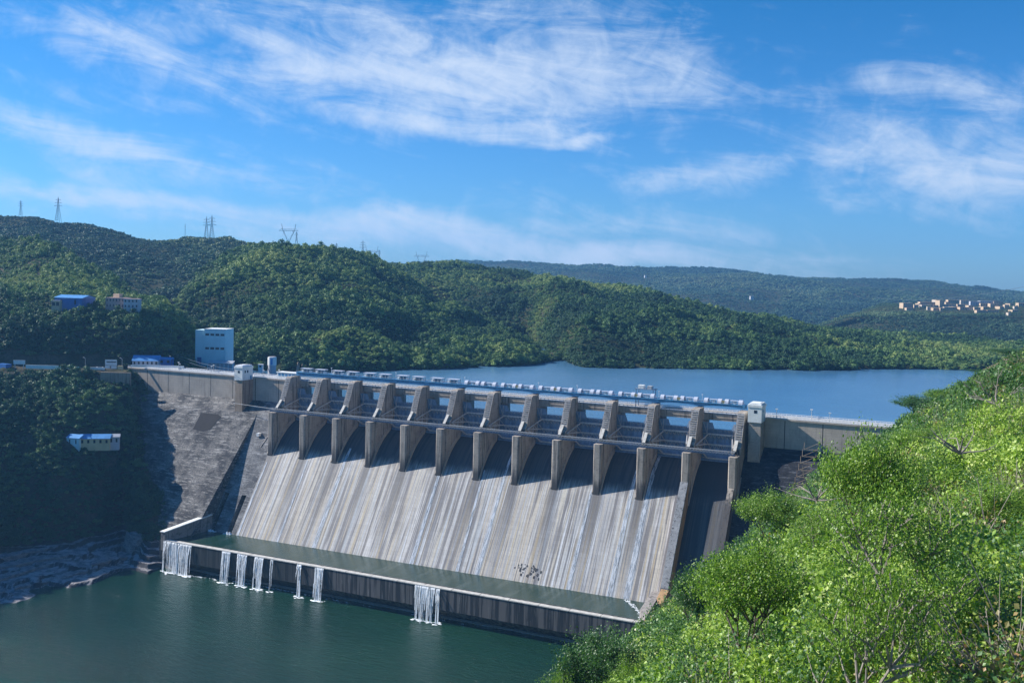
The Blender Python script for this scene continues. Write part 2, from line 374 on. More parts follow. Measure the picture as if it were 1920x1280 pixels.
# far plateau
us = [780, 860, 950, 1050, 1150, 1250, 1350, 1450, 1550, 1650, 1720, 1780, 1850, 1920, 2060, 2300]
cr = [503, 501, 500, 502, 507, 511, 513, 520, 527, 530, 532, 538, 549, 557, 563, 570]
base = [PD(u, 640, 2500) for u in us]
mid = [PD(u, c+46, 3000) for u, c in zip(us, cr)]
mid2 = [PD(u, c+22, 3500) for u, c in zip(us, cr)]
top = [PD(u, c+2, 4100) for u, c in zip(us, cr)]
bk = [PD(u, c+6, 4800) for u, c in zip(us, cr)]; bk2 = [PD(u, 640, 5200) for u in us]
G_FAR = hill('plateau_hill', [base, mid, mid2, top, bk, bk2], 220, 110, 34, .0042, M_SOIL, label='long blue far plateau beyond the lake')
# township shelf
us = [1500, 1545, 1600, 1650, 1700, 1760, 1820, 1880, 1950, 2050, 2250]
cr = [625, 608, 592, 582, 578, 578, 579, 579, 579, 578, 570]
G_TOWN = hill('shelf_hill', [[PD(u, 700, 1500) for u in us], [PD(u, c+52, 1650) for u, c in zip(us, cr)], [PD(u, c+20, 1800) for u, c in zip(us, cr)],
              [PD(u, c+(13 if u > 1640 else 2), 1840) for u, c in zip(us, cr)], [PD(u, 574 if u > 1640 else c+3, 2250) for u, c in zip(us, cr)], [PD(u, 640, 2500) for u in us]], 160, 80, 5, .007, M_SOIL, label='wooded shelf below the far township')
# ridge behind the lake
us = [600, 700, 800, 900, 1000, 1080, 1110, 1200, 1250, 1300, 1400, 1500, 1600, 1700, 1800, 1880, 1960, 2100]
cr = [488, 494, 499, 509, 521, 532, 536, 548, 555, 570, 588, 603, 620, 641, 661, 677, 690, 705]
dp = [1520, 1500, 1470, 1430, 1400, 1380, 1375, 1350, 1340, 1330, 1300, 1280, 1250, 1210, 1150, 1060, 960, 930]
bz = [0, 0, 0, 0, 0, 684, 689, 690, 690, 691, 692, 692, 692, 692, 692, 692, 694, 700]
r0, r1, r2, r3, r4, r5 = [], [], [], [], [], []
for u, c, d, b in zip(us, cr, dp, bz):
    p = PZ(u, b, LAKE+.5) if b else PUZ(u, 1130, 108); t = PD(u, c, d)
    low = p+(t-p)*np.array([.01, .01, 0]); low[2] = LAKE-14
    q1 = p+(t-p)*.25; q1[2] = p[2]+(t[2]-p[2])*.52+2; q2 = p+(t-p)*.62; q2[2] = p[2]+(t[2]-p[2])*.82
    h = t-CAM; back = t+h/np.linalg.norm(h)*260; back[2] = t[2]-34; b2 = t+h/np.linalg.norm(h)*420; b2[2] = 40
    r0.append(low); r1.append(p); r2.append(q1); r3.append(q2); r4.append(t); r5.append(back)
G_RIDGE = hill('ridge_hill', [r0, r1, r2, r3, r4, r5], 260, 110, 17, .010, M_SOIL, label='long wooded ridge behind the lake')
# far dark hill behind the left bank
us = [-200, -80, 0, 60, 120, 200, 280, 340, 400, 470, 560, 660]
cr = [409, 405, 407, 408, 421, 432, 447, 451, 459, 465, 474, 492]
G_DARK = hill('upper_hill', [[PD(u, 700, 900) for u in us], [PD(u, 600, 980) for u in us], [PD(u, c+75, 1120) for u, c in zip(us, cr)], [PD(u, c+3, 1400) for u, c in zip(us, cr)],
              [PD(u, c+14, 1600) for u, c in zip(us, cr)]], 150, 80, 14, .010, M_SOIL, label='dark wooded hill on the left skyline')
# central hill above the dam
us = [330, 350, 380, 430, 520, 620, 720, 820, 900, 960, 1010, 1050, 1072, 1090]
bv = [695, 696, 697, 698, 700, 699, 697, 693, 690, 688, 684, 681, 680, 680]
cr = [590, 547, 513, 480, 457, 471, 508, 558, 598, 628, 652, 668, 677, 680]
dp = [900, 950, 1000, 1070, 1110, 1130, 1120, 1090, 1050, 1010, 970, 930, 900, 880]
r0, r1, r2, r3, r4, r5 = [], [], [], [], [], []
for u, b, c, d in zip(us, bv, cr, dp):
    p = PZ(u, b, LAKE-1); t = PD(u, c, d); low = p.copy(); low[2] = LAKE-14
    q1 = p+(t-p)*.30; q1[2] = p[2]+(t[2]-p[2])*.40; q2 = p+(t-p)*.66; q2[2] = p[2]+(t[2]-p[2])*.74
    h = (t-CAM)/np.linalg.norm(t-CAM); back = t+h*220; back[2] = max(t[2]-50, 60)
    r0.append(low); r1.append(p); r2.append(q1); r3.append(q2); r4.append(t); r5.append(back)
G_MID = hill('lakeside_hill', [r0, r1, r2, r3, r4, r5], 240, 130, 22, .012, M_SOIL, label='rounded wooded hill directly behind the dam')

# ---- dam profiles
def prof_no(z): return float(np.interp(z, [0, 19.6, 59.9, 81, 87.5], [-62, -49.3, -22.7, -8, 2]))       # sluice block / right abutment
def prof_left(z): return float(np.interp(z, [0, 33, 81, 87.5], [-79, -50, -8, 2]))                       # left block, bulges more
def hit(u, v, fn):
    r = ray(u, v)
    for t in np.arange(300, 1200, .4):
        p = CAM+r*t
        if p[1] > fn(p[2]): return p
# ---- left bank
cols = [(-260, None), (-100, None), (0, None), (60, None), (120, None), (180, None), (235, None)]
def lerp(x, a, b): return float(np.interp(x, a, b))
uu = [-260, -100, 0, 60, 120, 180, 235]
shore = [1215, 1165, 1137, 1120, 1108, 1095, 1072]
bench = [1120, 1062, 1036, 1026, 1020, 1008, 992]
rows = [[] for _ in range(11)]
for u, s, b in zip(uu, shore, bench):
    p1 = PZ(u, s, RIV); p2 = PZ(u, b, 15); k = (u+260)/495
    dsh = (p1-CAM)@_f; d2 = max((p2-CAM)@_f, dsh+20)
    dr = np.interp(u, [-260, 0, 235], [632, 636, 647])       # distance of the road edge
    c0 = p1.copy(); c0[2] = -8; c0 += (CAM-c0)*np.array([.02, .02, 0])
    rows[0].append(c0); rows[1].append(p1); rows[2].append(PUZ(u, d2, 15))
    for i, (z, f) in enumerate(((46, .16), (78, .50), (99.6, 1.0))): rows[3+i].append(PUZ(u, d2+(dr-d2)*f, z))
    rows[6].append(PUZ(u, dr+15, 100.4)); rows[7].append(PUZ(u, dr+29, 124)); rows[8].append(PD(u, np.interp(u, [-260, 0, 235], [575, 578, 588]), 700))
    vb = np.interp(u, [-260, -80, 0, 80, 150, 220, 300], [440, 441, 448, 454, 486, 534, 568])
    db = np.interp(u, [-260, 0, 150, 300], [1010, 980, 900, 790])
    q = PD(u, (vb+578)/2+16, (700+db)/2-14); rows[9].append(q); rows[10].append(PD(u, vb, db))
# column touching the dam face
touch = [(301, 1066, 0), (300, 1010, 0), (290, 930, 0), (277, 860, 0), (258, 785, 0)]
cz = [-8, 0, 13, 38, 66]
for i, z in enumerate(cz):
    uq = [306, 305, 297, 280, 252][i]; y = prof_left(max(z, 0))-1.5
    # walk along the face at that height to the survey column
    xs = np.linspace(-160, 20, 400); pr = np.array([project(np.array([[x, y, z]]))[0][0] for x in xs]); x = float(np.interp(uq, pr, xs))
    rows[i].append(np.array([x, y, z]))
rows[5].append(np.array([-131., 3., 99.6])); rows[6].append(np.array([-137., 20, 100.4])); rows[7].append(PUZ(290, 690, 119)); rows[8].append(PD(300, 590, 712))
rows[9].append(PD(300, 577, 750)); rows[10].append(PD(300, 568, 790))
rows = [list(r) for r in rows]
for i in range(11):
    a_, b_ = rows[i][6], rows[i][7]; m_ = (a_*.4+b_*.6)
    if i < 5: tc = CAM-m_; tc[2] = 0; m_ = m_+tc/np.linalg.norm(tc)*(3 if i < 1 else 11)
    rows[i].insert(7, m_)
# columns behind the dam
for (u, du) in ((335, 25), (372, 60)):
    for i in range(5): q = rows[i][8].copy(); q += np.array([du*.7, du, 0]); q[2] = min(q[2], 60); rows[i].append(q)
    rows[5].append(PUZ(u, 690, 99.5)); rows[6].append(PUZ(u, 722, 100)); rows[7].append(PUZ(u, 742, 116)); rows[8].append(PD(u, {335: 604, 372: 640}[u], 760))
    rows[9].append(PD(u, {335: 596, 372: 650}[u], 800)); rows[10].append(PD(u, {335: 592, 372: 652}[u], 840))
for i in range(5): q = rows[i][10].copy(); q[0] += 30; q[1] += 60; rows[i].append(q)
for i, (z, d, u) in enumerate(((92, 700, 408), (95, 724, 404), (98, 745, 402), (106, 765, 400), (103, 800, 400), (96, 840, 400))): rows[5+i].append(PUZ(u, d, z))
G_BANK = hill('left_bank', rows, 300, 420, 3.0, .06, M_BANKSOIL, label='steep shaded bank left of the dam')

# ---- right bank (real profile across the gorge side, drifting away from the camera side)
PX_ = [180, 240, 252, 290, 335, 347, 358, 367, 374, 400, 450, 600]
PZ_ = [-25, -8, 6, 70, 110, 124, 136, 143, 147, 155, 164, 178]
def zr(x, y):
    sh = np.clip((np.asarray(y, float)+440)/400, -.2, 2)*14
    z = np.interp(x-sh, PX_, PZ_)
    z = z-6*np.clip((np.asarray(y, float)+260)/250, 0, 1)*np.clip((np.asarray(x, float)-335)/20, 0, 1)+2.5*np.clip((-360-np.asarray(y, float))/40, 0, 1)
    z = z+fbm(np.asarray(x)*.035, np.asarray(y)*.035, 4)*6*np.clip((z-2)/20, 0, 1)
    y_ = np.asarray(y, float); x_ = np.asarray(x, float)
    # the hillside ends against the reservoir behind the dam: shore runs away to the right
    lim = 331+np.clip(y_-12, 0, 400)*.62
    z = np.where((y_ > 11), np.minimum(z, LAKE-6+(x_-lim)*.9), z)
    return z
xs = np.linspace(196, 620, 170); ys = np.concatenate([np.linspace(-620, 14, 180), np.linspace(18, 170, 40)])
X, Y = np.meshgrid(xs, ys); Z = zr(X, Y)
G_RIGHT = np.stack([X, Y, Z], -1)
nv, nu = G_RIGHT.shape[:2]; i = np.arange(nv-1)[:, None]*nu+np.arange(nu-1)[None, :]
M_RBANK = mat_ground('dry_scrub_soil', (.16, .125, .085), (.08, .085, .04), (.24, .20, .16), .25)
tag(obj('right_bank', mesh_np('right_bank', G_RIGHT.reshape(-1, 3), np.stack([i, i+1, i+1+nu, i+nu], -1).reshape(-1, 4), M_RBANK, True)), 'sunlit scrub covered bank falling to the gorge', None, None, 'structure')

# ------------------------------------------------------------------ water
def water(name, deep, rough, b1, b2, s1, s2, spec=.5, mix=None):
    t = NT(name); v = t.coord('Object', scale=(1, 1, 1)); vr = t.coord('Object', rot=(0, 0, .6), scale=(.35, 1, 1))
    n = t.noise(vr, s1, 6, .6, .4); n2 = t.noise(v, s2, 4, .6)
    h = t.math('ADD', n, t.math('MULTIPLY', n2, .4)); t.bump(h, b1, b2)
    c = t.mix(t.rampf(t.noise(v, .012, 4), .35, .65), deep, tuple(q*1.25 for q in deep)) if mix is None else mix(t, v)
    return t.fin(c, rough, spec)
def sheet(name, pts, mat, label, z=None):
    mb = MB(); mb.add(pts, [tuple(range(len(pts)))]); return tag(mb.build(name, mat), label, None, None, 'structure')
def river_mix(t, v): return t.mix(t.rampf(t.noise(v, .009, 4), .35, .65), (.006, .030, .016), (.010, .046, .026))
def lake_mix(t, v): return t.mix(t.rampf(t.noise(v, .006, 4), .35, .65), (.05, .14, .255), (.075, .185, .31))
M_RIVER = water('river_water', (.006, .05, .04), .10, 1.0, 1.0, .40, 1.3, mix=river_mix)
M_LAKE = water('lake_water', (.02, .1, .2), .22, .55, .5, .16, .7, mix=lake_mix)
def pool_mix(t, v): return t.mix(t.rampf(t.noise(t.coord(scale=(.25, .03, 1)), 1.0, 5, .6), .45, .7), (.012, .040, .026), (.045, .075, .062))
M_POOL = water('pool_water', (.02, .05, .035), .18, .4, .2, .8, 2.5, mix=pool_mix)
sheet('ground', [(-9000, -6000, -12), (12000, -6000, -12), (12000, 16000, -12), (-9000, 16000, -12)], M_SOIL, 'valley floor under the hills and water')
sheet('river', [(-900, -1500, RIV), (420, -1500, RIV), (420, -40, RIV), (-900, -40, RIV)], M_RIVER, 'dark green river below the dam')
_lk = [PUZ(u, d, LAKE) for u, d in ((330, 860), (700, 1010), (1080, 1060), (1500, 1060), (1900, 1060), (2300, 1000))]
sheet('lake', [(-330, 9.5, LAKE), (900, 9.5, LAKE)]+[tuple(p) for p in _lk[::-1]]+[(-330, 200, LAKE)], M_LAKE, 'wide blue lake held behind the dam')
sheet('pool', [(-22, -76, 19.7), (243, -76, 19.7), (243, -45, 19.7), (-22, -45, 19.7)], M_POOL, 'long green pool at the foot of the spillway')

# ------------------------------------------------------------------ dam materials
M_PIER = concrete('pier_concrete', (.46, .40, .34), (.07, .065, .065), .8, .35, zdark=(58, 72))
M_PIERFACE = M_PIER
M_WALL = concrete('wall_concrete', (.52, .455, .385), (.16, .14, .125), .30, .12)
M_OLD = concrete('old_concrete', (.36, .33, .31), (.05, .048, .05), .6, .6)
M_ROAD = plain('road_surface', (.50, .50, .50), .8, .2, .3)
M_WHITE = plain('white_paint', (.78, .79, .80), .5, .15, .8)
M_WHITEC = plain('white_limewash', (.80, .82, .80), .7, .14, .5)
M_STEEL = plain('blue_grey_steel', (.20, .28, .38), .5, .3, 1.2, .3)
M_GATE = plain('gate_steel', (.25, .35, .50), .55, .35, .5, .2)
M_TRUSS = plain('pale_steel', (.55, .55, .55), .5, .3, 1.5, .2)
M_BLUE = plain('blue_painted_steel', (.10, .32, .56), .45, .3, .9, .1)
M_NAVY = plain('navy_steel', (.045, .085, .16), .5, .3, 1.2, .2)
M_DARK = plain('dark_recess', (.015, .018, .022), .8, .2)
M_BLACK = plain('dark_opening', (.02, .022, .028), .6, .2)
M_LAV = plain('pale_hood_paint', (.52, .56, .66), .45, .15, 2)
M_GLASSD = plain('dark_window', (.02, .03, .06), .15, .2, 1, 0, .6)

def mat_chute(name, wet=0.0):
    t = NT(name); uv = t.n.new('ShaderNodeTexCoord')
    def m(sx, sy, loc=(0, 0, 0)):
        q = t.n.new('ShaderNodeMapping'); t.l.new(uv.outputs['UV'], q.inputs[0]); q.inputs['Scale'].default_value = (sx, sy, 1); q.inputs['Location'].default_value = loc; return q.outputs[0]
    broad = t.noise(m(.30, .005), 1, 3, .5, .1)
    mid = t.noise(m(.50, .009, (7, 3, 0)), 1, 4, .6, .12)
    fine = t.noise(m(1.7, .025, (3, 9, 0)), 1, 5, .65, .1)
    c = t.ramp(broad, [(.28, (.14, .14, .155)), (.37, (.40, .40, .41)), (.43, (.54, .48, .39)), (.465, (.20, .20, .22)), (.50, (.58, .57, .56)), (.545, (.34, .33, .33)), (.59, (.56, .52, .44)), (.63, (.26, .26, .28)), (.69, (.58, .60, .63))])
    c = t.mix(t.math('MULTIPLY', t.rampf(mid, .53, .58), .78), c, (.13, .125, .135))
    c = t.mix(t.math('MULTIPLY', t.rampf(t.noise(m(.5, .008, (21, 5, 0)), 1, 3), .58, .66), .6), c, (.52, .56, .60))
    c = t.mix(t.math('MULTIPLY', t.rampf(t.noise(m(.42, .005, (41, 15, 0)), 1, 2), .60, .66), .7), c, (.44, .36, .23))
    c = t.mix(t.math('MULTIPLY', t.rampf(fine, .52, .66), .5), c, (.10, .10, .11))
    c = t.mix(t.math('MULTIPLY', t.rampf(t.noise(m(.9, .35), 1, 5, .7), .52, .7), .30), c, (.13, .125, .12))
    # drainage stains spreading below each pier foot
    sp_ = t.n.new('ShaderNodeSeparateXYZ'); t.l.new(uv.outputs['UV'], sp_.inputs[0])
    fr = t.math('FRACT', t.math('ADD', t.math('DIVIDE', t.math('SUBTRACT', sp_.outputs[0], 1.9), 22.2), .5))
    dd = t.math('MULTIPLY', t.math('ABSOLUTE', t.math('SUBTRACT', fr, .5)), 22.2)
    dd = t.math('ADD', dd, t.math('MULTIPLY', t.math('SUBTRACT', mid, .5), 14.0))
    c = t.mix(t.math('MULTIPLY', t.rampf(dd, 4.2, 1.2), t.rampf(sp_.outputs[1], 92, 34, .15, .8)), c, (.075, .075, .085))
    # concrete lifts
    bk = t.n.new('ShaderNodeTexBrick'); t.l.new(m(1, 1), bk.inputs[0]); bk.inputs['Scale'].default_value = .25; bk.inputs['Mortar Size'].default_value = .012
    bk.inputs['Brick Width'].default_value = 1.6; bk.inputs['Row Height'].default_value = .55; bk.inputs['Mortar Smooth'].default_value = .4
    bk.inputs['Color1'].default_value = (1, 1, 1, 1); bk.inputs['Color2'].default_value = (.84, .83, .82, 1); bk.inputs['Mortar'].default_value = (.55, .55, .55, 1)
    c = t.mix(.65, c, bk.outputs[0], 'MULTIPLY')
    # upper chute: shade below the gates painted into the colour, over damp staining
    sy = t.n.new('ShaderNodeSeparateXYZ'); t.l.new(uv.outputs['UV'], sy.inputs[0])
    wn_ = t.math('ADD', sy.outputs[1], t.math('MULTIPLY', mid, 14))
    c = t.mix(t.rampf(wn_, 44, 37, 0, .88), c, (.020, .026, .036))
    if wet: c = t.mix(wet, c, (.030, .033, .040))  # wet concrete, with the last bay's shade painted into the colour too
    t.bump(fine, .35, .2)
    return t.fin(c, .62, .35)
M_CHUTE = mat_chute('streaked_spillway_concrete'); M_CHUTEW = mat_chute('wet_shade_spillway_concrete', .86)
def mat_slope(name, base, dark, light):
    t = NT(name); v = t.coord(); vh = t.coord(scale=(.25, .6, 1.8))
    n1 = t.noise(v, .10, 7, .72); n2 = t.noise(vh, .55, 6, .7, .3); n3 = t.noise(v, 1.1, 6, .75)
    c = t.mix(t.rampf(n1, .36, .62), base, dark)
    c = t.mix(t.math('MULTIPLY', t.rampf(n2, .52, .60), .7), c, light)
    c = t.mix(t.math('MULTIPLY', t.rampf(n3, .49, .58), .65), c, dark)
    bk = t.n.new('ShaderNodeTexBrick'); t.l.new(t.coord(rot=(R_(90), 0, 0)), bk.inputs[0]); bk.inputs['Scale'].default_value = .09; bk.inputs['Mortar Size'].default_value = .006
    bk.inputs['Color1'].default_value = (1, 1, 1, 1); bk.inputs['Color2'].default_value = (.72, .72, .72, 1); bk.inputs['Mortar'].default_value = (.35, .35, .35, 1); bk.inputs['Row Height'].default_value = .35; bk.inputs['Brick Width'].default_value = 1.4
    c = t.mix(.6, c, bk.outputs[0], 'MULTIPLY')
    t.bump(n3, .7, .35)
    return t.fin(c, .9, .15)
M_SLOPE = mat_slope('weathered_block_face', (.215, .205, .195), (.05, .05, .054), (.38, .37, .355))
M_SLOPE2 = mat_slope('grey_block_face', (.26, .26, .26), (.09, .09, .095), (.36, .36, .37))
M_SLOPE3 = mat_slope('shade_black_face', (.05, .055, .065), (.02, .022, .03), (.12, .13, .15))  # right abutment: its deep shade is put into the base colour

M_CORBEL = plain('pale_corbel_concrete', (.56, .54, .50), .8, .3, 1)
dam = empty('dam', (110, 0, 0), 'long grey concrete gravity dam with twelve gated spillway bays across the gorge', 'dam')
P12 = 22.2
def pierx(i): return (P12*i, P12*i+3.8)
def crest(y):
    d = max(6-y, 0); return 80-20*(d/28.7)**2.1
# chute profile (y, z) from the reservoir side down to the pool
CH = [(8, 79.6), (6, 80)]+[(y, crest(y)) for y in np.linspace(4, -22.7, 22)]+[(-22.7-26.6*k, 60-40.3*k) for k in np.linspace(.08, 1, 14)]+[(-52, 16.4), (-56, 14.5), (-64, 13.6), (-72, 15.2)]
def chute(name, x0, x1, mat, prof, nx=60, label=None):
    prof = np.array(prof); seg = np.hypot(*np.diff(prof, axis=0).T); s = np.concatenate([[0], np.cumsum(seg)])
    xs = np.linspace(x0, x1, nx); V = [(x, y, z) for (y, z) in prof for x in xs]; n = len(prof)
    Fq = [(i*nx+j, (i+1)*nx+j, (i+1)*nx+j+1, i*nx+j+1) for i in range(n-1) for j in range(nx-1)]
    me = bpy.data.meshes.new(name); nb = len(V)
    # closed body below
    V += [(x0, prof[0][0], -6), (x1, prof[0][0], -6), (x1, prof[-1][0], -6), (x0, prof[-1][0], -6)]
    Fq += [tuple([nb]+[i*nx for i in range(n-1, -1, -1)][::-1]+[nb+3]), tuple([nb+1]+[i*nx+nx-1 for i in range(n)]+[nb+2]),
           (0, nx-1, nb+1, nb), ((n-1)*nx, (n-1)*nx+nx-1, nb+2, nb+3)]
    me.from_pydata(V, [], Fq); me.materials.append(mat)
    uvl = me.uv_layers.new(name='UVMap')
    for p in me.polygons:
        for li in p.loop_indices:
            k = me.loops[li].vertex_index
            uvl.data[li].uv = (V[k][0], s[k//nx]) if k < nb else (V[k][0], s[-1]+20)
    return tag(obj(name, me, dam), label)
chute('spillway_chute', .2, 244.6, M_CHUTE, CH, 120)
CHN = [(8, 79.6), (6, 80)]+[(y, crest(y)) for y in np.linspace(4, -22.7, 22)]+[(-22.7-26.6*k, 60-40.3*k) for k in np.linspace(.1, 1, 10)]+[(-62, .5)]
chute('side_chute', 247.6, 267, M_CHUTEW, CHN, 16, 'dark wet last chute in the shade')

def body(name, x0, x1, prof, mat, step=6, rough=.0, label=None):
    """dam monolith: downstream face rows of (y,z) down the slope; back at y=12"""
    prof = list(prof); nx = max(2, int((x1-(x0[0] if hasattr(x0, '__len__') else x0))/step)+1)
    pts = []
    for (y, z) in prof: pts.append((y, z))
    mb = MB(); n = len(pts)
    x0s = x0 if hasattr(x0, '__len__') else [x0]*n
    V = [(a+(x1-a)*k, y, z) for (y, z), a in zip(pts, x0s) for k in np.linspace(0, 1, nx)]; x0 = x0s[0]; xl = x0s[-1]
    F_ = [(i*nx+j, (i+1)*nx+j, (i+1)*nx+j+1, i*nx+j+1) for i in range(n-1) for j in range(nx-1)]
    nb = len(V); zt = pts[0][1]; V += [(x0, 12, -6), (x1, 12, -6), (x1, pts[-1][0], -6), (xl, pts[-1][0], -6), (x0, 12, zt), (x1, 12, zt)]
    F_ += [tuple([nb+4]+[i*nx for i in range(n)]+[nb+3, nb]), tuple([nb+5]+[i*nx+nx-1 for i in range(n)]+[nb+2, nb+1]), (nb, nb+1, nb+5, nb+4), (0, nx-1, nb+5, nb+4)]
    mb.add(V, F_); return tag(mb.build(name, mat, dam), label)
body('left_abutment', [-134, -130, -100, -72, -58, -46], -19.5, [(2.2, 87.45), (-8, 81), (-29, 57), (-50, 33), (-64, 17), (-79, 0)], M_SLOPE, label='mottled stone block face, half in shade')
# sluice block with two open slots
sl_prof = [(2.2, 87.45), (-8, 81), (-22.7, 59.9), (-36.5, 39)]
body('sluice_block', -19.5, .2, sl_prof, M_SLOPE2)
low = [(-36.5, 39), (-49.3, 19.6), (-55, 12)]
def strip(x0, x1, dy=0):
    mb = MB(); pts = [(-36.5+dy, 39), (-49.3+dy, 19.6), (-55+dy, 12)]
    mb.prism([(12, 39), (pts[0][0], 39.0), pts[1], pts[2], (-55+dy, -6), (12, -6)], x0, x1); return mb
mbs = MB()
for x0, x1, dy in ((-19.5, -18.6, 0), (-18.6, -15.6, 7), (-15.6, -6.4, 0), (-6.4, -3.2, 7), (-3.2, .2, 0)):
    m_ = strip(x0, x1, dy); mbs.add(m_.v, m_.f)
mbs.build('sluice_outlets', M_SLOPE2, dam)
mb = MB()
for x0, x1 in ((-18.55, -15.65), (-6.35, -3.25)): mb.add([(x0, -29.4, 38.95), (x1, -29.4, 38.95), (x1, -42.2, 19.7), (x0, -42.2, 19.7)], [(0, 1, 2, 3)])
mb.build('outlet_recess', M_DARK, dam)
body('right_abutment', 267, 345, [(2.2, 87.2), (-8, 81), (-22.7, 60), (-49.3, 19.6), (-62, 0)], M_SLOPE3, label='black face with its deep shade painted in')
# upper vertical walls
def wallseg(x0, x1, name='parapet_wall', mat=M_WALL):
    mb = MB(); mb.box(x0, x1, 2, 11.6, 87.3, 100.7); mb.box(x0, x1, 1.45, 12, 100.7, 101.5)
    w = mb.build(name, mat, dam)
    for k in np.arange(x0+17, x1-4, 17.5): g = MB().box(k-.18, k+.18, 1.985, 2.3, 87.3, 100.7).build('joint', M_DARK, w); g.location = (0, 0, 0)
    return w
wallseg(-134, .2, 'upper_wall'); wallseg(270.2, 348, 'upper_wall')
# road deck over everything
mb = MB(); mb.box(.2, 270.2, 2.4, 11.8, 100.4, 101.3)
deck = mb.build('road_deck', M_ROAD, dam)
for a_, b_ in ((-134, .2), (270.2, 348)): MB().box(a_, b_, 2.3, 11.5, 101.5, 101.62).build('road_surface', M_ROAD, dam)
for i in range(12):
    x0, x1 = pierx(i)[1], pierx(i+1)[0]
    mb = MB(); mb.box(x0, x1, 1.9, 2.9, 98.2, 101.5); mb.box(x0, x1, 1.7, 1.9, 99.4, 99.7); mb.box(x0, x1, 5.4, 6.2, 98.6, 100.4); mb.box(x0, x1, 10.6, 11.6, 98.2, 101.5)
    mb.build('road_beam', M_PIER, dam)
# railings as parts
def rail(x0, x1, y, z, name='railing', sp=2.0, h=1.1, mat=M_WHITE, thick=.16, curb=.35):
    mb = MB(); mb.box(x0, x1, y-.16, y+.16, z, z+curb); mb.box(x0, x1, y-thick/2, y+thick/2, z+h-.22, z+h); 
    for x in np.arange(x0, x1, sp): mb.box(x, x+.22, y-.09, y+.09, z+curb, z+h-.22)
    return mb.build(name, mat, dam)
rail(-134, -38, 1.9, 101.5, h=1.25, sp=1.6, thick=.3, curb=.4); rail(-30.5, 0, 1.9, 101.5, h=1.25, sp=1.6, thick=.3, curb=.4); rail(278.5, 348, 1.9, 101.5, h=1.3, sp=1.6, thick=.3, curb=.45)
rail(3.8, 266.4, 2.2, 101.5, sp=2.2, h=1.0, mat=M_TRUSS, thick=.10, curb=.1); rail(-134, 348, 11.4, 101.5, h=1.3, sp=2.4, thick=.3, curb=.7)

M_TOPBLK = concrete('blackened_block_top', (.30, .31, .33), (.03, .03, .035), .3, .85, True, None, 2.2)
# piers
r_p = np.random.default_rng(4)
for i in range(13):
    x0, x1 = pierx(i); side = .55
    p = MB()
    nose = [(-22.7, 56), (-22.7, 85), (-16.8, 85), (-16.8, 56)]
    cham = .5
    p.prismz([(x0+cham, -22.7), (x1-cham, -22.7), (x1, -22.2), (x1, -19.2), (x1-.45, -19.2), (x1-.45, -18.3), (x1, -18.3), (x1, -14.6), (x0, -14.6), (x0, -18.3), (x0+.45, -18.3), (x0+.45, -19.2), (x0, -19.2), (x0, -22.2)], 55, 85)
    p.prism([(-14.6, 55), (-14.6, 85), (-14.4, 88.2), (-12.6, 89.6), (-11.9, 91.2), (-6.6, 103.6), (-5.9, 104.3), (-1.7, 104.3), (-1.7, 55)], x0, x1)
    p.box(x0+.7, x1-.7, -1.7, -.9, 55, 104)
    p.prism([(-.9, 55), (-.9, 104.3), (1.9, 104.3), (1.9, 101.9), (1.9, 98.2), (12.5, 98.2), (13.5, 96), (14.5, 55)], x0, x1)
    pier = p.build('pier', M_PIER, dam)
    if i == 11: pier['label'] = 'pier whose foot runs on into the long training wall'
    q = MB(); q.add([(x, y-.08, z+.05) for (y, z) in ((-11.9, 91.25), (-6.6, 103.6)) for x in (x0+.15, x1-.15)]+[(x, y+.4, z) for (y, z) in ((-11.9, 91.25), (-6.6, 103.6)) for x in (x0+.15, x1-.15)], [(0, 1, 3, 2), (4, 6, 7, 5), (0, 4, 5, 1), (1, 5, 7, 3), (3, 7, 6, 2), (2, 6, 4, 0)])
    g = q.build('weathered_face', M_TOPBLK, pier); g.location = (0, 0, 0)
    q = MB()                                              # rungs and ledges up the sloping face
    for k in np.linspace(0, 1, 13)[1:-1]:
        y, z = -11.9+5.3*k, 91.2+12.4*k; q.box(x0+.3+.5*r_p.random(), x1-.3-.7*r_p.random(), y-.42, y+.3, z-.10, z+.16)
    q.bar((x1-.2, -12.05, 91.2), (x1-.2, -6.8, 103.6), .22)
    g = q.build('ladder', M_PIER, pier); g.location = (0, 0, 0)
    q = MB(); q.bar(((x0+x1)/2-.5, -12.2, 91.2), ((x0+x1)/2-.5, -16.4, 86.9), 1.5, .8)
    g = q.build('corbel', M_CORBEL, pier); g.location = (0, 0, 0)
    q = MB(); q.box(x0+.5, x1-.5, -16.0, -14.62, 85.02, 87.6); q.bar((x0+.6, -17.3, 85), (x0+1.5, -15.6, 88), .28); q.bar((x1-.6, -17.3, 85), (x1-1.5, -15.6, 88), .28)
    g = q.build('trunnion_housing', M_BLACK, pier); g.location = (0, 0, 0)
    q = MB()
    for (a, b) in ((x0-.45, x0-.002), (x1+.002, x1+.45)): ys_ = np.linspace(-22.6, -3, 10); q.prism([(y, crest(y)+.9+1.6*min(1, (y+22.7)/6)) for y in ys_]+[(y, crest(y)-1.5) for y in ys_[::-1]], a, b)
    g = q.build('footing', M_WALL, pier); g.location = (0, 0, 0)

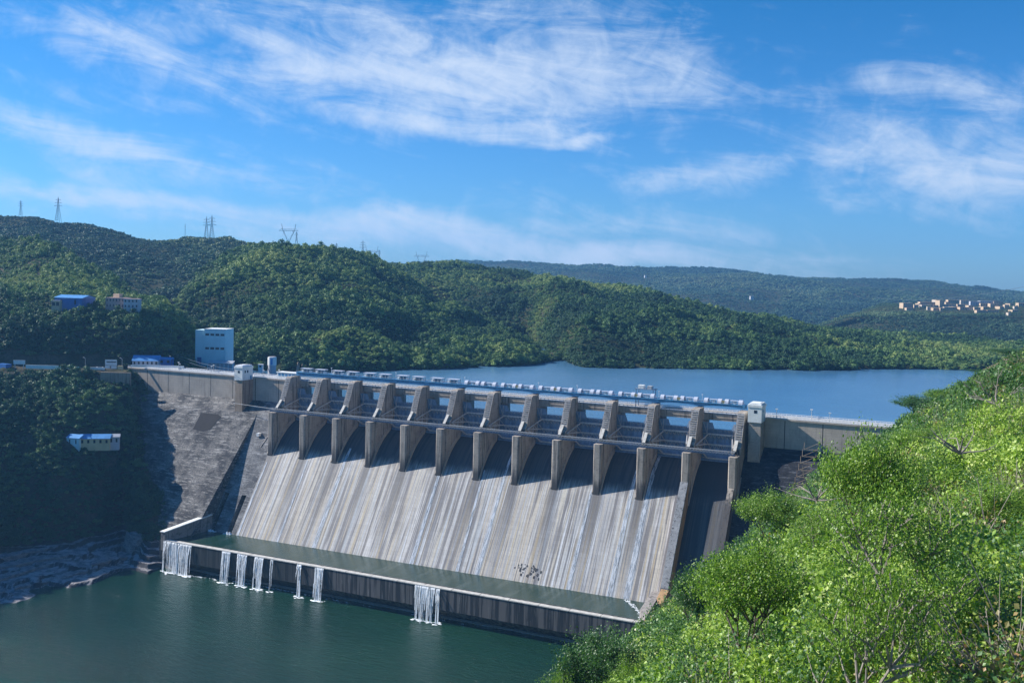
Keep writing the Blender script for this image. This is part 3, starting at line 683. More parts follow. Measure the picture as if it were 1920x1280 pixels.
# training walls beside and below the last bay
def twall(x0, x1, name, label, mat, pts):
    mb = MB(); mb.prism(pts, x0, x1); return tag(mb.build(name, mat, dam), label)
M_RUST = concrete('rusty_wall_concrete', (.52, .33, .17), (.16, .09, .05), .5, .15)
M_TOPBLK = concrete('blackened_block_top', (.30, .31, .33), (.03, .03, .035), .3, .85, True, None, 2.2)
twall(244.5, 248.0, 'training_wall', 'long sloping training wall with rust coloured side', M_RUST, [(-22.72, 55), (-22.72, 70.5), (-50.5, 27.5), (-60.5, 24.0), (-60.5, -5), (-20, -5)])
mb = MB(); mb.add([(244.0, -22.75, 71.2), (247.7, -22.75, 71.2), (247.7, -50.6, 28.2), (244.0, -50.6, 28.2), (244.0, -22.75, 68), (247.7, -22.75, 68), (247.7, -50.6, 25), (244.0, -50.6, 25)], [(0, 3, 2, 1), (0, 1, 5, 4), (3, 7, 6, 2), (0, 4, 7, 3), (1, 2, 6, 5)])
mb.build('wall_coping', M_TOPBLK, dam)
twall(266.6, 269.4, 'training_wall', 'pale topped training wall at the edge of the dark abutment', M_PIER, [(-16.8, 55), (-16.8, 79.5), (-44, 38.5), (-52, 26), (-62, 12), (-62, -5), (-20, -5)])
mb = MB(); mb.add([(239.8, -49, 25.5), (243.9, -49, 25.5), (246.8, -80, 23.5), (241.4, -72, 23.5), (239.8, -49, 5), (243.9, -49, 5), (246.8, -80, 5), (241.4, -72, 5)], [(0, 3, 2, 1), (0, 1, 5, 4), (1, 2, 6, 5), (2, 3, 7, 6), (3, 0, 4, 7)])
mb.build('end_wall', M_OLD, dam)
# pool wall left
mb = MB(); mb.add([(-25.2, -79.3, 24.8), (-22.6, -79.3, 24.8), (-18.5, -47, 28.2), (-21, -47, 28.2), (-25.2, -79.3, 15), (-22.6, -79.3, 15), (-18.5, -47, -4), (-21, -47, -4)], [(0, 1, 2, 3), (0, 4, 5, 1), (1, 5, 6, 2), (2, 6, 7, 3), (3, 7, 4, 0)])
mb.build('pool_wall', M_OLD, dam)
mb = MB(); mb.add([(-25.6, -79.7, 25.3), (-22.2, -79.7, 25.3), (-18.2, -47.2, 28.7), (-21.4, -47.2, 28.7), (-25.6, -79.7, 24.8), (-22.2, -79.7, 24.8), (-18.2, -47.2, 28.2), (-21.4, -47.2, 28.2)], [(0, 1, 2, 3), (0, 4, 5, 1), (1, 5, 6, 2), (2, 6, 7, 3), (3, 7, 4, 0)])
mb.build('wall_coping', M_WHITEC, dam)

# bucket lip
def mat_lip():
    t = NT('stained_lip_concrete'); v = t.coord(scale=(1, 1, .03)); n = t.noise(v, .55, 5, .6); n2 = t.noise(v, 1.8, 5, .7)
    sx = t.n.new('ShaderNodeSeparateXYZ'); t.l.new(t.coord(), sx.inputs[0])
    c = t.mix(t.rampf(n, .44, .56), (.12, .112, .11), (.028, .030, .034)); c = t.mix(t.math('MULTIPLY', t.rampf(n2, .6, .68), .7), c, (.38, .36, .34))
    # the right half is dry and paler, the left stays wet
    f = t.rampf(t.math('ADD', sx.outputs[0], t.math('MULTIPLY', n, 60)), 85, 105)
    c = t.mix(t.math('MULTIPLY', t.math('SUBTRACT', 1.0, f), .72), c, (.018, .024, .026))
    return t.fin(c, .6, .3)
M_LIP = mat_lip()
mb = MB(); mb.prism([(-72, 8), (-73.5, 19.2), (-74.4, 20.2), (-79, 20.2), (-79, 10.4), (-67.5, .8), (-64, -6), (-60, -6)], -26.5, 300)
lip = mb.build('bucket_lip', M_LIP, dam)
M_LIPTOP = plain('pale_lip_top', (.60, .58, .54), .7, .3, .5)
mb = MB()
for k in range(22): mb.box(-23.6+k*14.7, -23.6+k*14.7+14.4, -79.25, -76.6, 20.2, 20.62)
mb.build('lip_coping', M_LIPTOP, dam)
mb = MB(); mb.add([(x, y, z) for x in (-23, 243) for (y, z) in ((-72.0, 4.2), (-73.9, 5.6), (-72.2, 5.6), (-71, 4.6))], [(0, 1, 5, 4), (1, 2, 6, 5)])
mb.build('waterline_ledge', M_TRUSS, dam)

# details on the left face
mb = MB(); mb.box(-60, -57.5, -30, -28, 59, 61)
f_l = lambda z: prof_left(z)
def patch(name, pts, mat, off=.12, parent=dam):
    mb = MB(); V = [(x, f_l(z)-off, z) for x, z in pts]+[(x, f_l(z)+.6, z) for x, z in pts]; n = len(pts)
    mb.add(V, [tuple(range(n-1, -1, -1)), tuple(range(n, 2*n))]+[(i, (i+1) % n, (i+1) % n+n, i+n) for i in range(n)]); return mb.build(name, mat, parent)
M_STAIN = concrete('black_stained_block', (.022, .021, .024), (.01, .01, .012), .4, .6, False)
patch('stained_panel', [(-61, 78.6), (-47.5, 78.6), (-44.5, 77.5), (-47.5, 70), (-52.5, 69.2), (-60, 69.6)], M_STAIN, .15)
for (xa, za, xb, zb) in ((-3.5, 74, -7, 64),):
    MB().bar((xa, prof_no(za)-.15, za), (xb, prof_no(zb)-.15, zb), .35, .35).build('drain_rib', M_OLD, dam)
mb = MB(); mb.box(-12.4, -10.4, prof_no(70)-1.8, prof_no(70)+.5, 69.4, 71.3); hb = mb.build('instrument_box', M_WHITE, dam)

# ------------------------------------------------------------------ gate towers
def tower(name, x0, x1, label, rust):
    t = empty(name, ((x0+x1)/2, -3, 81), label, 'tower')
    s = MB(); s.box(x0+.25, x1-.25, -7.7, 1.98, 74, 100.1); s.build('shaft', M_RUSTS if rust else M_PIER, t)
    b = MB(); b.box(x0-.1, x1+.1, -8.2, 1.4, 100.1, 108.2); b.box(x0-.35, x1+.35, -8.45, 1.5, 107.2, 108.4); b.build('cabin', M_WHITEC, t)
    r = MB(); r.box(x0+.3, x1-.3, -7.8, 1.0, 108.4, 109.1); r.box(x0+1, x1-1, -6, -1, 109.1, 109.3); r.build('roof', M_WHITEC if not rust else M_WHITE, t)
    for (wx, wz) in ((x0+(x1-x0)*.55, 105.2),): w = MB(); w.box(wx-.7, wx+.7, -8.26, -8.1, wz-.7, wz+.7); w.build('window', M_GLASSD, t)
    for wy in (-5.6, -3.4):
        w = MB(); w.box(x1+.02, x1+.16, wy-.6, wy+.6, 104.5, 106); w.build('window', M_GLASSD, t)
    d = MB(); d.box(x1+.02, x1+.18, -1.2, .3, 100.2, 102.6); d.build('door', M_BLUE, t)
    return t
M_RUSTS = concrete('rust_streaked_shaft', (.40, .31, .23), (.11, .05, .035), .75, .2)
tower('gate_tower', -37, -31.2, 'white box tower on a rust streaked shaft left of the spillway', True)
tower('gate_tower', 271.8, 278, 'white box tower on a grey shaft right of the last pier', False)

# ------------------------------------------------------------------ radial gates
ORD = ['first', 'second', 'third', 'fourth', 'fifth', 'sixth', 'seventh', 'eighth', 'ninth', 'tenth', 'eleventh', 'twelfth']
def make_gate():
    g = empty('radial_gate', (0, 0, 78)); TY, TZ, RR = -13.5, 87.6, 14.6; W0, W1 = .15, 18.25
    def arc(z, r=RR): return TY+math.sqrt(max(r*r-(z-TZ)**2, 0))
    zs = np.linspace(78.4, 94.2, 13)
    def skin(x0, x1, zs):
        m = MB(); n = len(zs); V = []
        for x in (x0, x1):
            V += [(x, arc(z), z) for z in zs]+[(x, arc(z)+.35, z) for z in zs]
        F_ = []
        for k in range(n-1):
            F_ += [(k, k+1, 2*n+k+1, 2*n+k), (n+k, 3*n+k, 3*n+k+1, n+k+1), (k, n+k, n+k+1, k+1), (2*n+k, 2*n+k+1, 3*n+k+1, 3*n+k)]
        F_ += [(0, 2*n, 3*n, n), (n-1, 2*n-1, 4*n-1, 3*n-1)]
        return m.add(V, F_)
    sk = skin(W0, W1, zs)
    m = MB(); a = arc(94.2)
    m.add([(W0, a, 94.2), (6.0, a, 94.2), (4.9, a, 97.3), (W0, a, 97.3), (W0, a+.4, 94.2), (6.0, a+.4, 94.2), (4.9, a+.4, 97.3), (W0, a+.4, 97.3)], [(0, 1, 2, 3), (4, 7, 6, 5), (3, 2, 6, 7), (1, 5, 6, 2)])
    m.build('side_screen', M_GATE, g); m = MB()
    b = 18.4; m.add([(b-W0, a, 94.2), (b-4.2, a, 94.2), (b-3.0, a, 97.3), (b-W0, a, 97.3), (b-W0, a+.4, 94.2), (b-4.2, a+.4, 94.2), (b-3.0, a+.4, 97.3), (b-W0, a+.4, 97.3)], [(3, 2, 1, 0), (5, 6, 7, 4), (7, 6, 2, 3), (2, 6, 5, 1)])
    m.build('side_screen', M_GATE, g)
    m = MB()
    for x in np.arange(1.6, 17.6, 1.9):
        for k in range(6):
            z0, z1 = 78.6+k*2.6, 78.6+(k+1)*2.6; m.bar((x, arc(z0)-.2, z0), (x, arc(z1)-.2, z1), .22, .5)
    sk.add(m.v, m.f); sk.build('skin_plate', M_GATE, g)
    for z in (80.2, 86.6, 91.8):
        m = MB(); y = arc(z)-1.6; m.bar((3.0, y, z), (15.4, y, z), .55, .7); m.bar((.3, arc(z)-.4, z), (3.0, y, z), .4); m.bar((18.1, arc(z)-.4, z), (15.4, y, z), .4)
        if z > 80.5:
            for x in np.arange(3.2, 15, 2.0): m.bar((x, y, z), (x+1, arc(z-2.2)-.5, z-2.2), .18); m.bar((x+2, y, z), (x+1, arc(z-2.2)-.5, z-2.2), .18)
        m.build('girder', M_TRUSS, g)
    for s, tx, gx in ((0, .5, 3.4), (1, 17.9, 15.0)):
        m = MB()
        for z in (80.2, 86.6, 91.8): m.bar((tx, TY+.2, TZ), (gx, arc(z)-1.6, z), .42, .5)
        for t in (.4, .68):
            P_ = [np.array([tx, TY+.2, TZ])*(1-t)+np.array([gx, arc(z)-1.6, z])*t for z in (80.2, 86.6, 91.8)]
            m.bar(P_[1], P_[2], .22); m.bar(P_[0], P_[1], .22)
        P_ = [np.array([tx, TY+.2, TZ])*(1-t)+np.array([gx, arc(91.8)-1.6, 91.8])*t for t in (.4, .68)]
        Q_ = [np.array([tx, TY+.2, TZ])*(1-t)+np.array([gx, arc(86.6)-1.6, 86.6])*t for t in (.68, 1)]
        m.bar(P_[0], Q_[0], .2); m.bar(P_[1], Q_[1], .2)
        m.build('arm', M_TRUSS, g)
    for x in (2.6, 15.8): m = MB(); m.bar((x, a-.5, 91.8), (x, a-.2, 97.1), .22); m.bar((x, a-.5, 91.8), (x+(-2 if x < 9 else 2), a-.2, 97.0), .18); m.build('bracket', M_TRUSS, g)
    return g
def copy_tree(o, parent=None):
    c = o.copy(); COL.objects.link(c)
    if parent is not None: c.parent = parent
    for ch in [q for q in bpy.data.objects if q.parent == o and q is not c]: copy_tree(ch, c)
    return c
def kids(o): return [q for q in o.children]
def dup(o, loc):
    c = o.copy(); COL.objects.link(c); c.location = loc
    for ch in list(o.children):
        d = ch.copy(); COL.objects.link(d); d.parent = c
        for g in list(ch.children): e = g.copy(); COL.objects.link(e); e.parent = d
    return c
gate0 = make_gate()
for i in range(12):
    loc = (P12*i+3.8, 0, 78); g = gate0 if i == 0 else dup(gate0, loc); g.location = loc
    tag(g, f'blue grey radial gate closing the {ORD[i]} spillway bay from the left', 'gate', 'radial gates between the spillway piers')

# ------------------------------------------------------------------ foot bridge on the pier noses
fb = empty('footbridge', (130, -18.6, 85), 'narrow steel lattice footbridge running along the pier noses below the gates', 'footbridge')
m = MB(); m.box(-1.5, 268.5, -19.2, -17.9, 85.6, 85.8); m.box(-1.5, 268.5, -19.25, -19.05, 85.0, 85.75); m.box(-1.5, 268.5, -18.05, -17.85, 85.0, 85.75); m.build('walkway', M_NAVY, fb)
for y, nm in ((-19.2, 0), (-17.9, 1)):
    m = MB(); m.box(-1.5, 268.5, y-.07, y+.07, 86.85, 87.0)
    for x in np.arange(-1.5, 268, 1.5): m.bar((x, y, 85.8), (x, y, 86.9), .09); m.bar((x, y, 85.3), (x+1.5, y, 86.9), .10)
    m.build('lattice_railing', M_TRUSS, fb)
m = MB()
for i in range(13): x0, x1 = pierx(i); m.box(x0+.4, x1-.4, -19.4, -17.7, 84.9, 85.05)
m.build('bearing', M_BLACK, fb)
hp = tag(MB().bar((-37, -9, 86.2), (0, -17, 86.3), .22).build('handrail_pipe', M_TRUSS), 'thin pipe crossing the slope from the left tower to the footbridge', 'pipe')

# ------------------------------------------------------------------ hoist bridge with haunched girders
hbm = empty('hoist_bridge', (130, 3.4, 104.2), 'long blue steel plate girder bridge over the pier tops carrying the gate hoists', 'bridge')
for i in range(12):
    m = MB(); xa, xb = P12*i+1.9, P12*(i+1)+1.9; n = 16
    for y in (.9, 4.6):
        V = []
        for k in range(n+1):
            x = xa+(xb-xa)*k/n; s_ = abs(2*k/n-1); hz = 104.55+ (0.95*(1-s_**3) if i > 4 else .25*(1-s_**3))
            V += [(x, y-.12, hz), (x, y+.12, hz), (x, y-.12, 106.55), (x, y+.12, 106.55)]
        F_ = []
        for k in range(n): a = 4*k; F_ += [(a, a+4, a+6, a+2), (a+1, a+3, a+7, a+5), (a, a+1, a+5, a+4)]
        F_ += [(0, 2, 3, 1), (4*n, 4*n+1, 4*n+3, 4*n+2)]
        m.add(V, F_)
        for k in range(1, 16): x = xa+(xb-xa)*k/16; m.box(x-.09, x+.09, y-.38, y-.12, 105.55, 106.5)
    m.box(xa+.06, xb-.06, .3, 5.2, 106.55, 106.78)
    m.build('girder', M_BLUE, hbm)
    m = MB(); m.box(xa-.9, xa+.9, .2, 5.2, 104.2, 104.55)
    m.build('bearing', M_BLACK, hbm)
m = MB(); m.box(1.9, 268.2, .28, .42, 107.5, 107.6)
for x in np.arange(2, 268, 2.2): m.box(x, x+.1, .3, .4, 106.78, 107.5)
m.build('railing', M_TRUSS, hbm)
M_YEL = plain('ochre_box_paint', (.45, .36, .14), .5)
def hoist(kind):
    h = empty('gate_hoist', (0, 3, 106.8))
    if kind == 'flat':
        m = MB(); m.box(-3.6, 3.6, 1.3, 4.9, 108.75, 109.05); m.build('canopy', M_LAV, h)
        for x in (-3.3, -1.1, 1.1, 3.3):
            m = MB(); m.box(x-.1, x+.1, 1.4, 1.6, 106.8, 108.75); m.box(x-.1, x+.1, 4.6, 4.8, 106.8, 108.75); m.build('post', M_TRUSS, h)
        m = MB(); m.bar((-1.6, 3, 107.6), (1.6, 3, 107.6), 1.5, n=14); m.build('drum', M_STEEL, h)
        m = MB(); m.box(-3.3, -2.1, 2, 4, 106.8, 108); m.box(2.2, 3.2, 2, 4, 106.8, 107.9); m.build('motor', M_WHITE, h)
    else:
        for s in (-1, 1):
            m = MB(); V = []; n = 12
            for x in (s*3.4-.95, s*3.4+.95):
                V += [(x, 3+2.1*math.cos(math.pi*k/n), 106.8+2.1*math.sin(math.pi*k/n)) for k in range(n+1)]
            V = [V[i] for i in range(len(V))]
            m.add(V, [(k, k+1, n+2+k, n+1+k) for k in range(n)]+[tuple(range(n, -1, -1)), tuple(range(n+1, 2*n+2))])
            m.build('hood', M_LAV, h)
            m = MB(); m.bar((s*3.4-1.0, 3, 107.4), (s*3.4-1.25, 3, 107.4), 2.2, n=16); m.build('gear_wheel', M_STEEL, h)
        m = MB(); m.box(-2.3, 2.3, 1.9, 4.3, 108.2, 108.42); m.build('canopy', M_LAV, h)
        m = MB(); m.box(-1.0, .9, 2.2, 3.9, 106.8, 107.9); m.build('motor', M_WHITE, h)
        m = MB()
        for x in (-2.2, 0.1, 2.2): m.box(x-.08, x+.08, 1.95, 2.1, 106.8, 108.2)
        m.build('post', M_TRUSS, h)
    return h
hA, hB = hoist('flat'), hoist('arch')
nA = nB = 0
for i in range(12):
    for j, off in enumerate((6.2, 16.4)):
        kind = 'flat' if i < 5 else 'arch'; src = hA if kind == 'flat' else hB; loc = (P12*i+1.9+off, 3, 106.8)
        first = (kind == 'flat' and nA == 0) or (kind == 'arch' and nB == 0)
        h = src if first else dup(src, loc); h.location = loc
        if kind == 'flat': nA += 1
        else: nB += 1
        side = 'left' if j == 0 else 'right'
        tag(h, (f'flat roofed gate hoist, {side} one of the pair over the {ORD[i]} bay' if kind == 'flat' else f'gate hoist with round hoods, {side} one of the pair over the {ORD[i]} bay'), 'hoist', 'gate hoists along the blue girder bridge')
# control boxes between hoists over right bays
m0 = MB().box(-.8, .8, -.7, .7, 0, 1.2); m0.box(-.95, .95, -.85, .85, 1.2, 1.32)
cb = m0.build('control_box', M_YEL); 
for n_, i in enumerate((6, 7, 9, 10, 11)):
    o = cb if n_ == 0 else cb.copy()
    if n_: COL.objects.link(o)
    o.location = (P12*i+13.2, 1.9, 106.8); tag(o, f'small ochre control box between the two hoists over the {ORD[i]} bay', 'control box', 'control boxes on the hoist bridge')
# gantry crane
gc = empty('gantry_crane', (216, 7, 101.3), 'dark framed gantry crane standing behind the hoists near the right end', 'crane')
for x in (211.5, 220.5):
    for y in (6, 10.5): m = MB(); m.bar((x, y, 101.3), (x, y, 110.3), .35); m.build('leg', M_STEEL, gc)
m = MB(); m.box(210.8, 221.2, 5.6, 11, 110.3, 110.7); m.bar((211.5, 6, 107.6), (220.5, 6, 107.6), .3); m.bar((211.5, 6, 104), (220.5, 6, 104), .25)
for x in np.arange(211, 221.5, 1.5): m.bar((x, 5.7, 110.7), (x, 5.7, 111.8), .1)
m.bar((211, 5.7, 111.8), (221, 5.7, 111.8), .1); m.build('frame', M_STEEL, gc)
m = MB(); m.box(212.2, 215.2, 6.6, 9.6, 110.7, 112.4); m.build('winch_house', M_WHITEC, gc)
m = MB(); m.box(217.2, 219.4, 6.6, 9.6, 110.7, 112.2); m.build('motor', M_TRUSS, gc)
# white deck cabin near first pier
dh = empty('deck_cabin', (-9, 6, 101.6), 'long low white cabin with a row of windows beside the first pier', 'cabin')
m = MB(); m.box(-14.5, -.4, 3.6, 8.5, 101.62, 105.3); m.box(-15, 0, 3.2, 9, 105.3, 105.6); m.build('wall', M_WHITEC, dh)
for k in range(5): m = MB(); m.box(-13.6+k*2.6, -11.9+k*2.6, 3.5, 3.62, 103.3, 104.7); m.build('window', M_BLUE, dh)
# lamp posts on the crest
lp = empty('lamp_post', (0, 0, 0))
m = MB(); m.bar((0, 0, 0), (0, 0, 4.2), .28, n=8, r1=.6); m.build('pole', M_TRUSS, lp); m = MB(); m.box(-.55, .55, -.3, .3, 4.1, 4.5); m.build('lamp_head', M_WHITE, lp)
spots = [(-99, 'far left end of the crest road, nearest the shaded hill'), (-90.5, 'left crest, second from the hill'), (-70, 'left crest, third from the hill'), (-64.5, 'left crest, fourth from the hill'), (-44, 'crest just left of the white tower'),
         (-24, 'crest just right of the rusty tower'), (-18.5, 'crest beside the white deck cabin'), (283, 'right crest close to the grey shafted tower'), (298, 'middle of the right crest wall'), (307.5, 'right crest nearest the green trees')]
for k, (x, w) in enumerate(spots):
    o = lp if k == 0 else dup(lp, (0, 0, 0)); o.location = (x, 2.6 if k % 2 else 10.6, 101.62); tag(o, 'pale lamp post on the '+w, 'lamp post', 'lamp posts along the dam crest')
# small birds-eye lights on the hoist bridge
for n_, i in enumerate((1, 3, 5, 7, 8, 10, 11)):
    if n_ == 0: m = MB(); m.bar((0, 0, 0), (0, 0, 3.1), .16); m.box(-.3, .3, -.2, .2, 3.1, 3.4); bl = m.build('light_mast', M_WHITE); o = bl
    else: o = bl.copy(); COL.objects.link(o)
    o.location = (P12*i+1.9, 5.1, 106.8); tag(o, f'small white light mast on the hoist bridge above the pier left of the {ORD[i]} bay', 'light mast', 'light masts on the hoist bridge')

# ------------------------------------------------------------------ falling water
def mat_fall(name, col, sx, thr, soft, z=.02):
    t = NT(name); v = t.coord(scale=(1, 1, z)); n = t.noise(v, sx, 5, .65, .3); n2 = t.noise(t.coord(scale=(1, 1, .3)), sx*2, 4, .6)
    a = t.rampf(t.math('ADD', t.math('MULTIPLY', n, .7), t.math('MULTIPLY', n2, .3)), thr, thr+soft)
    t.fin(col, .5, .3); t.put(t.b.inputs['Alpha'], a); return t.m
M_FALL = mat_fall('falling_water', (.90, .93, .96), 1.2, .36, .18)
M_FOAM = plain('white_foam', (.85, .90, .95), .7, .1)
M_FALL2 = mat_fall('falling_sheet', (.92, .95, .98), 1.0, .30, .30)
def fall(x0, x1, label, seed, n=None, gap=.0):
    t = empty('waterfall', ((x0+x1)/2, -79, 20), label, 'waterfall')
    r = np.random.default_rng(seed); m = MB(); xs = np.arange(x0, x1, .30)
    for k in range(len(xs)-1):
        if r.random() < gap: continue
        ed = min(k, len(xs)-2-k)/max(1, (len(xs)-2)/2); o1, o2, L = r.uniform(0, .35), r.uniform(.5, 1.6), (0 if r.random() < .30+.45*ed else r.uniform(3, 16))
        tp = 1 if L == 0 else .35
        z0 = 20.66; xa, xb = xs[k], xs[k+1]; zb = max(L, RIV+.05)
        for (za, zb_, ya, yb) in ((z0, z0-1.2, -79.0, -79.35-o1), (z0-1.2, (z0+zb)/2, -79.35-o1, -79.5-o2*.6), ((z0+zb)/2, zb, -79.5-o2*.6, -79.6-o2)):
            w = .12+r.uniform(0, .30); cx = (xa+xb)/2+r.normal(0, .03); w1, w2 = w*(1-(1-tp)*(z0-za)/max(z0-zb, 1)), w*(1-(1-tp)*(z0-zb_)/max(z0-zb, 1))
            m.add([(cx-w1, ya, za), (cx+w1, ya, za), (cx+w2, yb, zb_), (cx-w2, yb, zb_)], [(0, 1, 2, 3)])
    m.build('water_sheet', M_FALL2 if x1-x0 > 10 else M_FALL, t)
    f = MB()
    for k in range(int((x1-x0)*2.2)+3):
        x = r.uniform(x0-1.2, x1+1.2); y = -80.6+r.normal(0, .9); a, b = r.uniform(.4, 1.3), r.uniform(.25, .8); n = 8
        f.add([(x+a*math.cos(q), y+b*math.sin(q), RIV+.04+.003*k) for q in np.linspace(0, 2*math.pi, n, endpoint=False)]+[(x, y, RIV+.22+.003*k)], [(i, (i+1) % n, n) for i in range(n)])
    f.build('foam', M_FOAM, t)
    return t
fall(-23, -3.5, 'widest white waterfall pouring over the left end of the lip', 1, gap=.04)
fall(17, 22.5, 'narrow waterfall, second from the left along the lip', 2, gap=.12)
fall(27, 33.5, 'frayed waterfall, third from the left along the lip', 3, gap=.12)
fall(38.5, 44, 'ragged waterfall, fourth from the left along the lip', 4, gap=.12)
fall(48.5, 50.2, 'thread of water between the left and middle waterfalls', 5, gap=.3)
fall(65, 68, 'thin single stream of water near the middle of the lip', 6, gap=.2)
fall(76, 81, 'faint paired streams just right of the thin middle stream', 7, gap=.12)
fall(133.5, 147, 'broad curtain of water, the only one on the right half of the lip', 8, gap=.12)
# foam line along the wall foot
f = MB(); r = np.random.default_rng(5)
for k in range(150):
    x = -20+abs(r.normal(0, 60)); y = -74.5-abs(r.normal(0, .8))-max(0, (30-x)*.12)
    if x > 190: continue
    a, b = r.uniform(.3, 1.1), r.uniform(.15, .35); f.add([(x+a*math.cos(q), y+b*math.sin(q), RIV+.02) for q in np.linspace(0, 2*math.pi, 6, endpoint=False)]+[(x, y, RIV+.09+k*.0004)], [(i, (i+1) % 6, 6) for i in range(6)])
tag(f.build('foam', M_FOAM), 'line of white foam along the foot of the lip wall', 'foam', None, 'stuff')

# streams sliding down the chute
def mat_stream():
    t = NT('sliding_water'); v = t.coord(scale=(1, .12, .12)); n = t.noise(v, 1.6, 5, .7, .4); n2 = t.noise(t.coord(scale=(2.2, .6, .6), rot=(0, .5, .35)), 1.0, 3, .6, .8)
    c = t.mix(t.rampf(n, .35, .62), (.24, .30, .37), (.66, .70, .76)); t.fin(c, .25, .5)
    uv = t.n.new('ShaderNodeTexCoord'); s = t.n.new('ShaderNodeSeparateXYZ'); t.l.new(uv.outputs['UV'], s.inputs[0])
    e = t.rampf(t.math('ABSOLUTE', t.math('SUBTRACT', s.outputs[0], .5)), .5, .30)
    a = t.math('MULTIPLY', e, t.rampf(t.math('ADD', n, t.math('MULTIPLY', n2, .5)), .45, .85, .12, .80)); t.put(t.b.inputs['Alpha'], a); return t.m
M_STREAM = mat_stream()
PRF = np.array([(y, z) for (y, z) in CH if y <= 4 and z >= 19])
def stream(x, w, y0, label, drift=0.0):
    P_ = [q for q in PRF if q[0] <= y0]; n = len(P_); V = []; F_ = []
    for k, (y, z) in enumerate(P_):
        t_ = k/(n-1); ww = w*(.55+.45*t_)
        for s in (-.5, .5): V.append((x+drift*t_+s*ww, y-.10, z+.10))
    F_ = [(2*k, 2*k+1, 2*k+3, 2*k+2) for k in range(n-1)]
    me = bpy.data.meshes.new('water_stream'); me.from_pydata(V, [], F_); me.materials.append(M_STREAM)
    uv = me.uv_layers.new(name='UVMap')
    for p in me.polygons:
        for li in p.loop_indices: vi = me.loops[li].vertex_index; uv.data[li].uv = (vi % 2, vi//2)
    o = obj('water_stream', me); tag(o, label, 'stream', 'streams sliding down the spillway')
stream(227.6, 3.6, 2, 'wide sparkling white stream down the eleventh bay, nearest the rusty training wall')
stream(219.3, 3.4, -10, 'white stream just left of the tenth pier foot from the left')
stream(199, 2.6, -20, 'blue tinted stream down the tenth bay')
stream(150.6, 2.6, -6, 'blue white stream below the seventh bay')
stream(138.5, 2.2, -18, 'pale stream beside the foot of the seventh pier', 1.0)
stream(113.2, 3.0, -18, 'foamy stream below the sixth pier')
stream(53, 3.6, -16, 'broad faint blue stream down the third bay')
stream(28.8, 1.6, -22, 'thin pale stream below the second pier')
stream(1.6, 1.8, -24, 'pale film of water along the left edge of the chute')
# splash where outlets and the big stream enter the pool
for (x, y, label) in ((-17, -50.5, 'white splash at the left sluice outlet'), (-5, -50.5, 'white splash at the right sluice outlet')):
    f = MB(); r = np.random.default_rng(int(x)+40)
    for k in range(26):
        px, py = x+r.normal(0, 1.3), y-abs(r.normal(0, .8))+1.5; a = r.uniform(.3, .9); h = r.uniform(.3, 1.6)*(1 if abs(px-x) < 1.4 else .3)
        f.add([(px+a*math.cos(q), py+a*.6*math.sin(q), 19.72) for q in np.linspace(0, 2*math.pi, 6, endpoint=False)]+[(px, py, 19.8+h)], [(i, (i+1) % 6, 6) for i in range(6)])
    tag(f.build('splash', M_FOAM), label, 'splash')
f = MB(); r = np.random.default_rng(77)
for k in range(120):
    q0 = r.random(); px = 228+14*math.sin(q0*1.5)+r.normal(0, .5); py = -50-24*q0+r.normal(0, .5); a = r.uniform(.15, .6)
    f.add([(px+a*math.cos(q), py+a*.5*math.sin(q), 19.72) for q in np.linspace(0, 2*math.pi, 6, endpoint=False)]+[(px, py, 19.80+k*.0003)], [(i, (i+1) % 6, 6) for i in range(6)])
tag(f.build('splash', M_FOAM), 'curved streak of foam on the pool below the widest stream', 'foam')
# exposed broken patch of concrete near the pool
f = MB(); r = np.random.default_rng(31)
for k in range(34):
    x = 176.5+r.normal(0, 1.7)+(3.4 if k % 2 else -3.4); y = -45.6-r.uniform(-1.2, 2.2); z = 19.6+(y+49.3)/-26.6*-40.3; a = r.uniform(.15, .5)
    f.add([(x+a*math.cos(q)*r.uniform(.6, 1.3), y+.66*a*1.6*math.sin(q)-.12, z+1.0*a*1.6*math.sin(q)+.12) for q in np.linspace(0, 2*math.pi, 7, endpoint=False)], [tuple(range(7))])
g = f.build('broken_patch', M_BLACK, dam); g['label'] = 'cluster of black broken spots low on the spillway face'

# ------------------------------------------------------------------ forests (stuff)
from mathutils.bvhtree import BVHTree
def bvh(G):
    nv, nu = G.shape[:2]; V = [Vector(p) for p in G.reshape(-1, 3)]
    i = np.arange(nv-1)[:, None]*nu+np.arange(nu-1)[None, :]; F_ = np.stack([i, i+1, i+1+nu, i+nu], -1).reshape(-1, 4).tolist()
    return BVHTree.FromPolygons(V, F_)
B_BANK, B_MID, B_RIGHT, B_TOWN, B_DARK, B_RIDGE, B_FAR = [bvh(g) for g in (G_BANK, G_MID, G_RIGHT, G_TOWN, G_DARK, G_RIDGE, G_FAR)]
def cast(b, u, v):
    r = Vector(ray(u, v)).normalized(); h = b.ray_cast(Vector(CAM), r); return h[0]
def drop(b, x, y, zmax=600):
    h = b.ray_cast(Vector((x, y, zmax)), Vector((0, 0, -1))); return h[0]
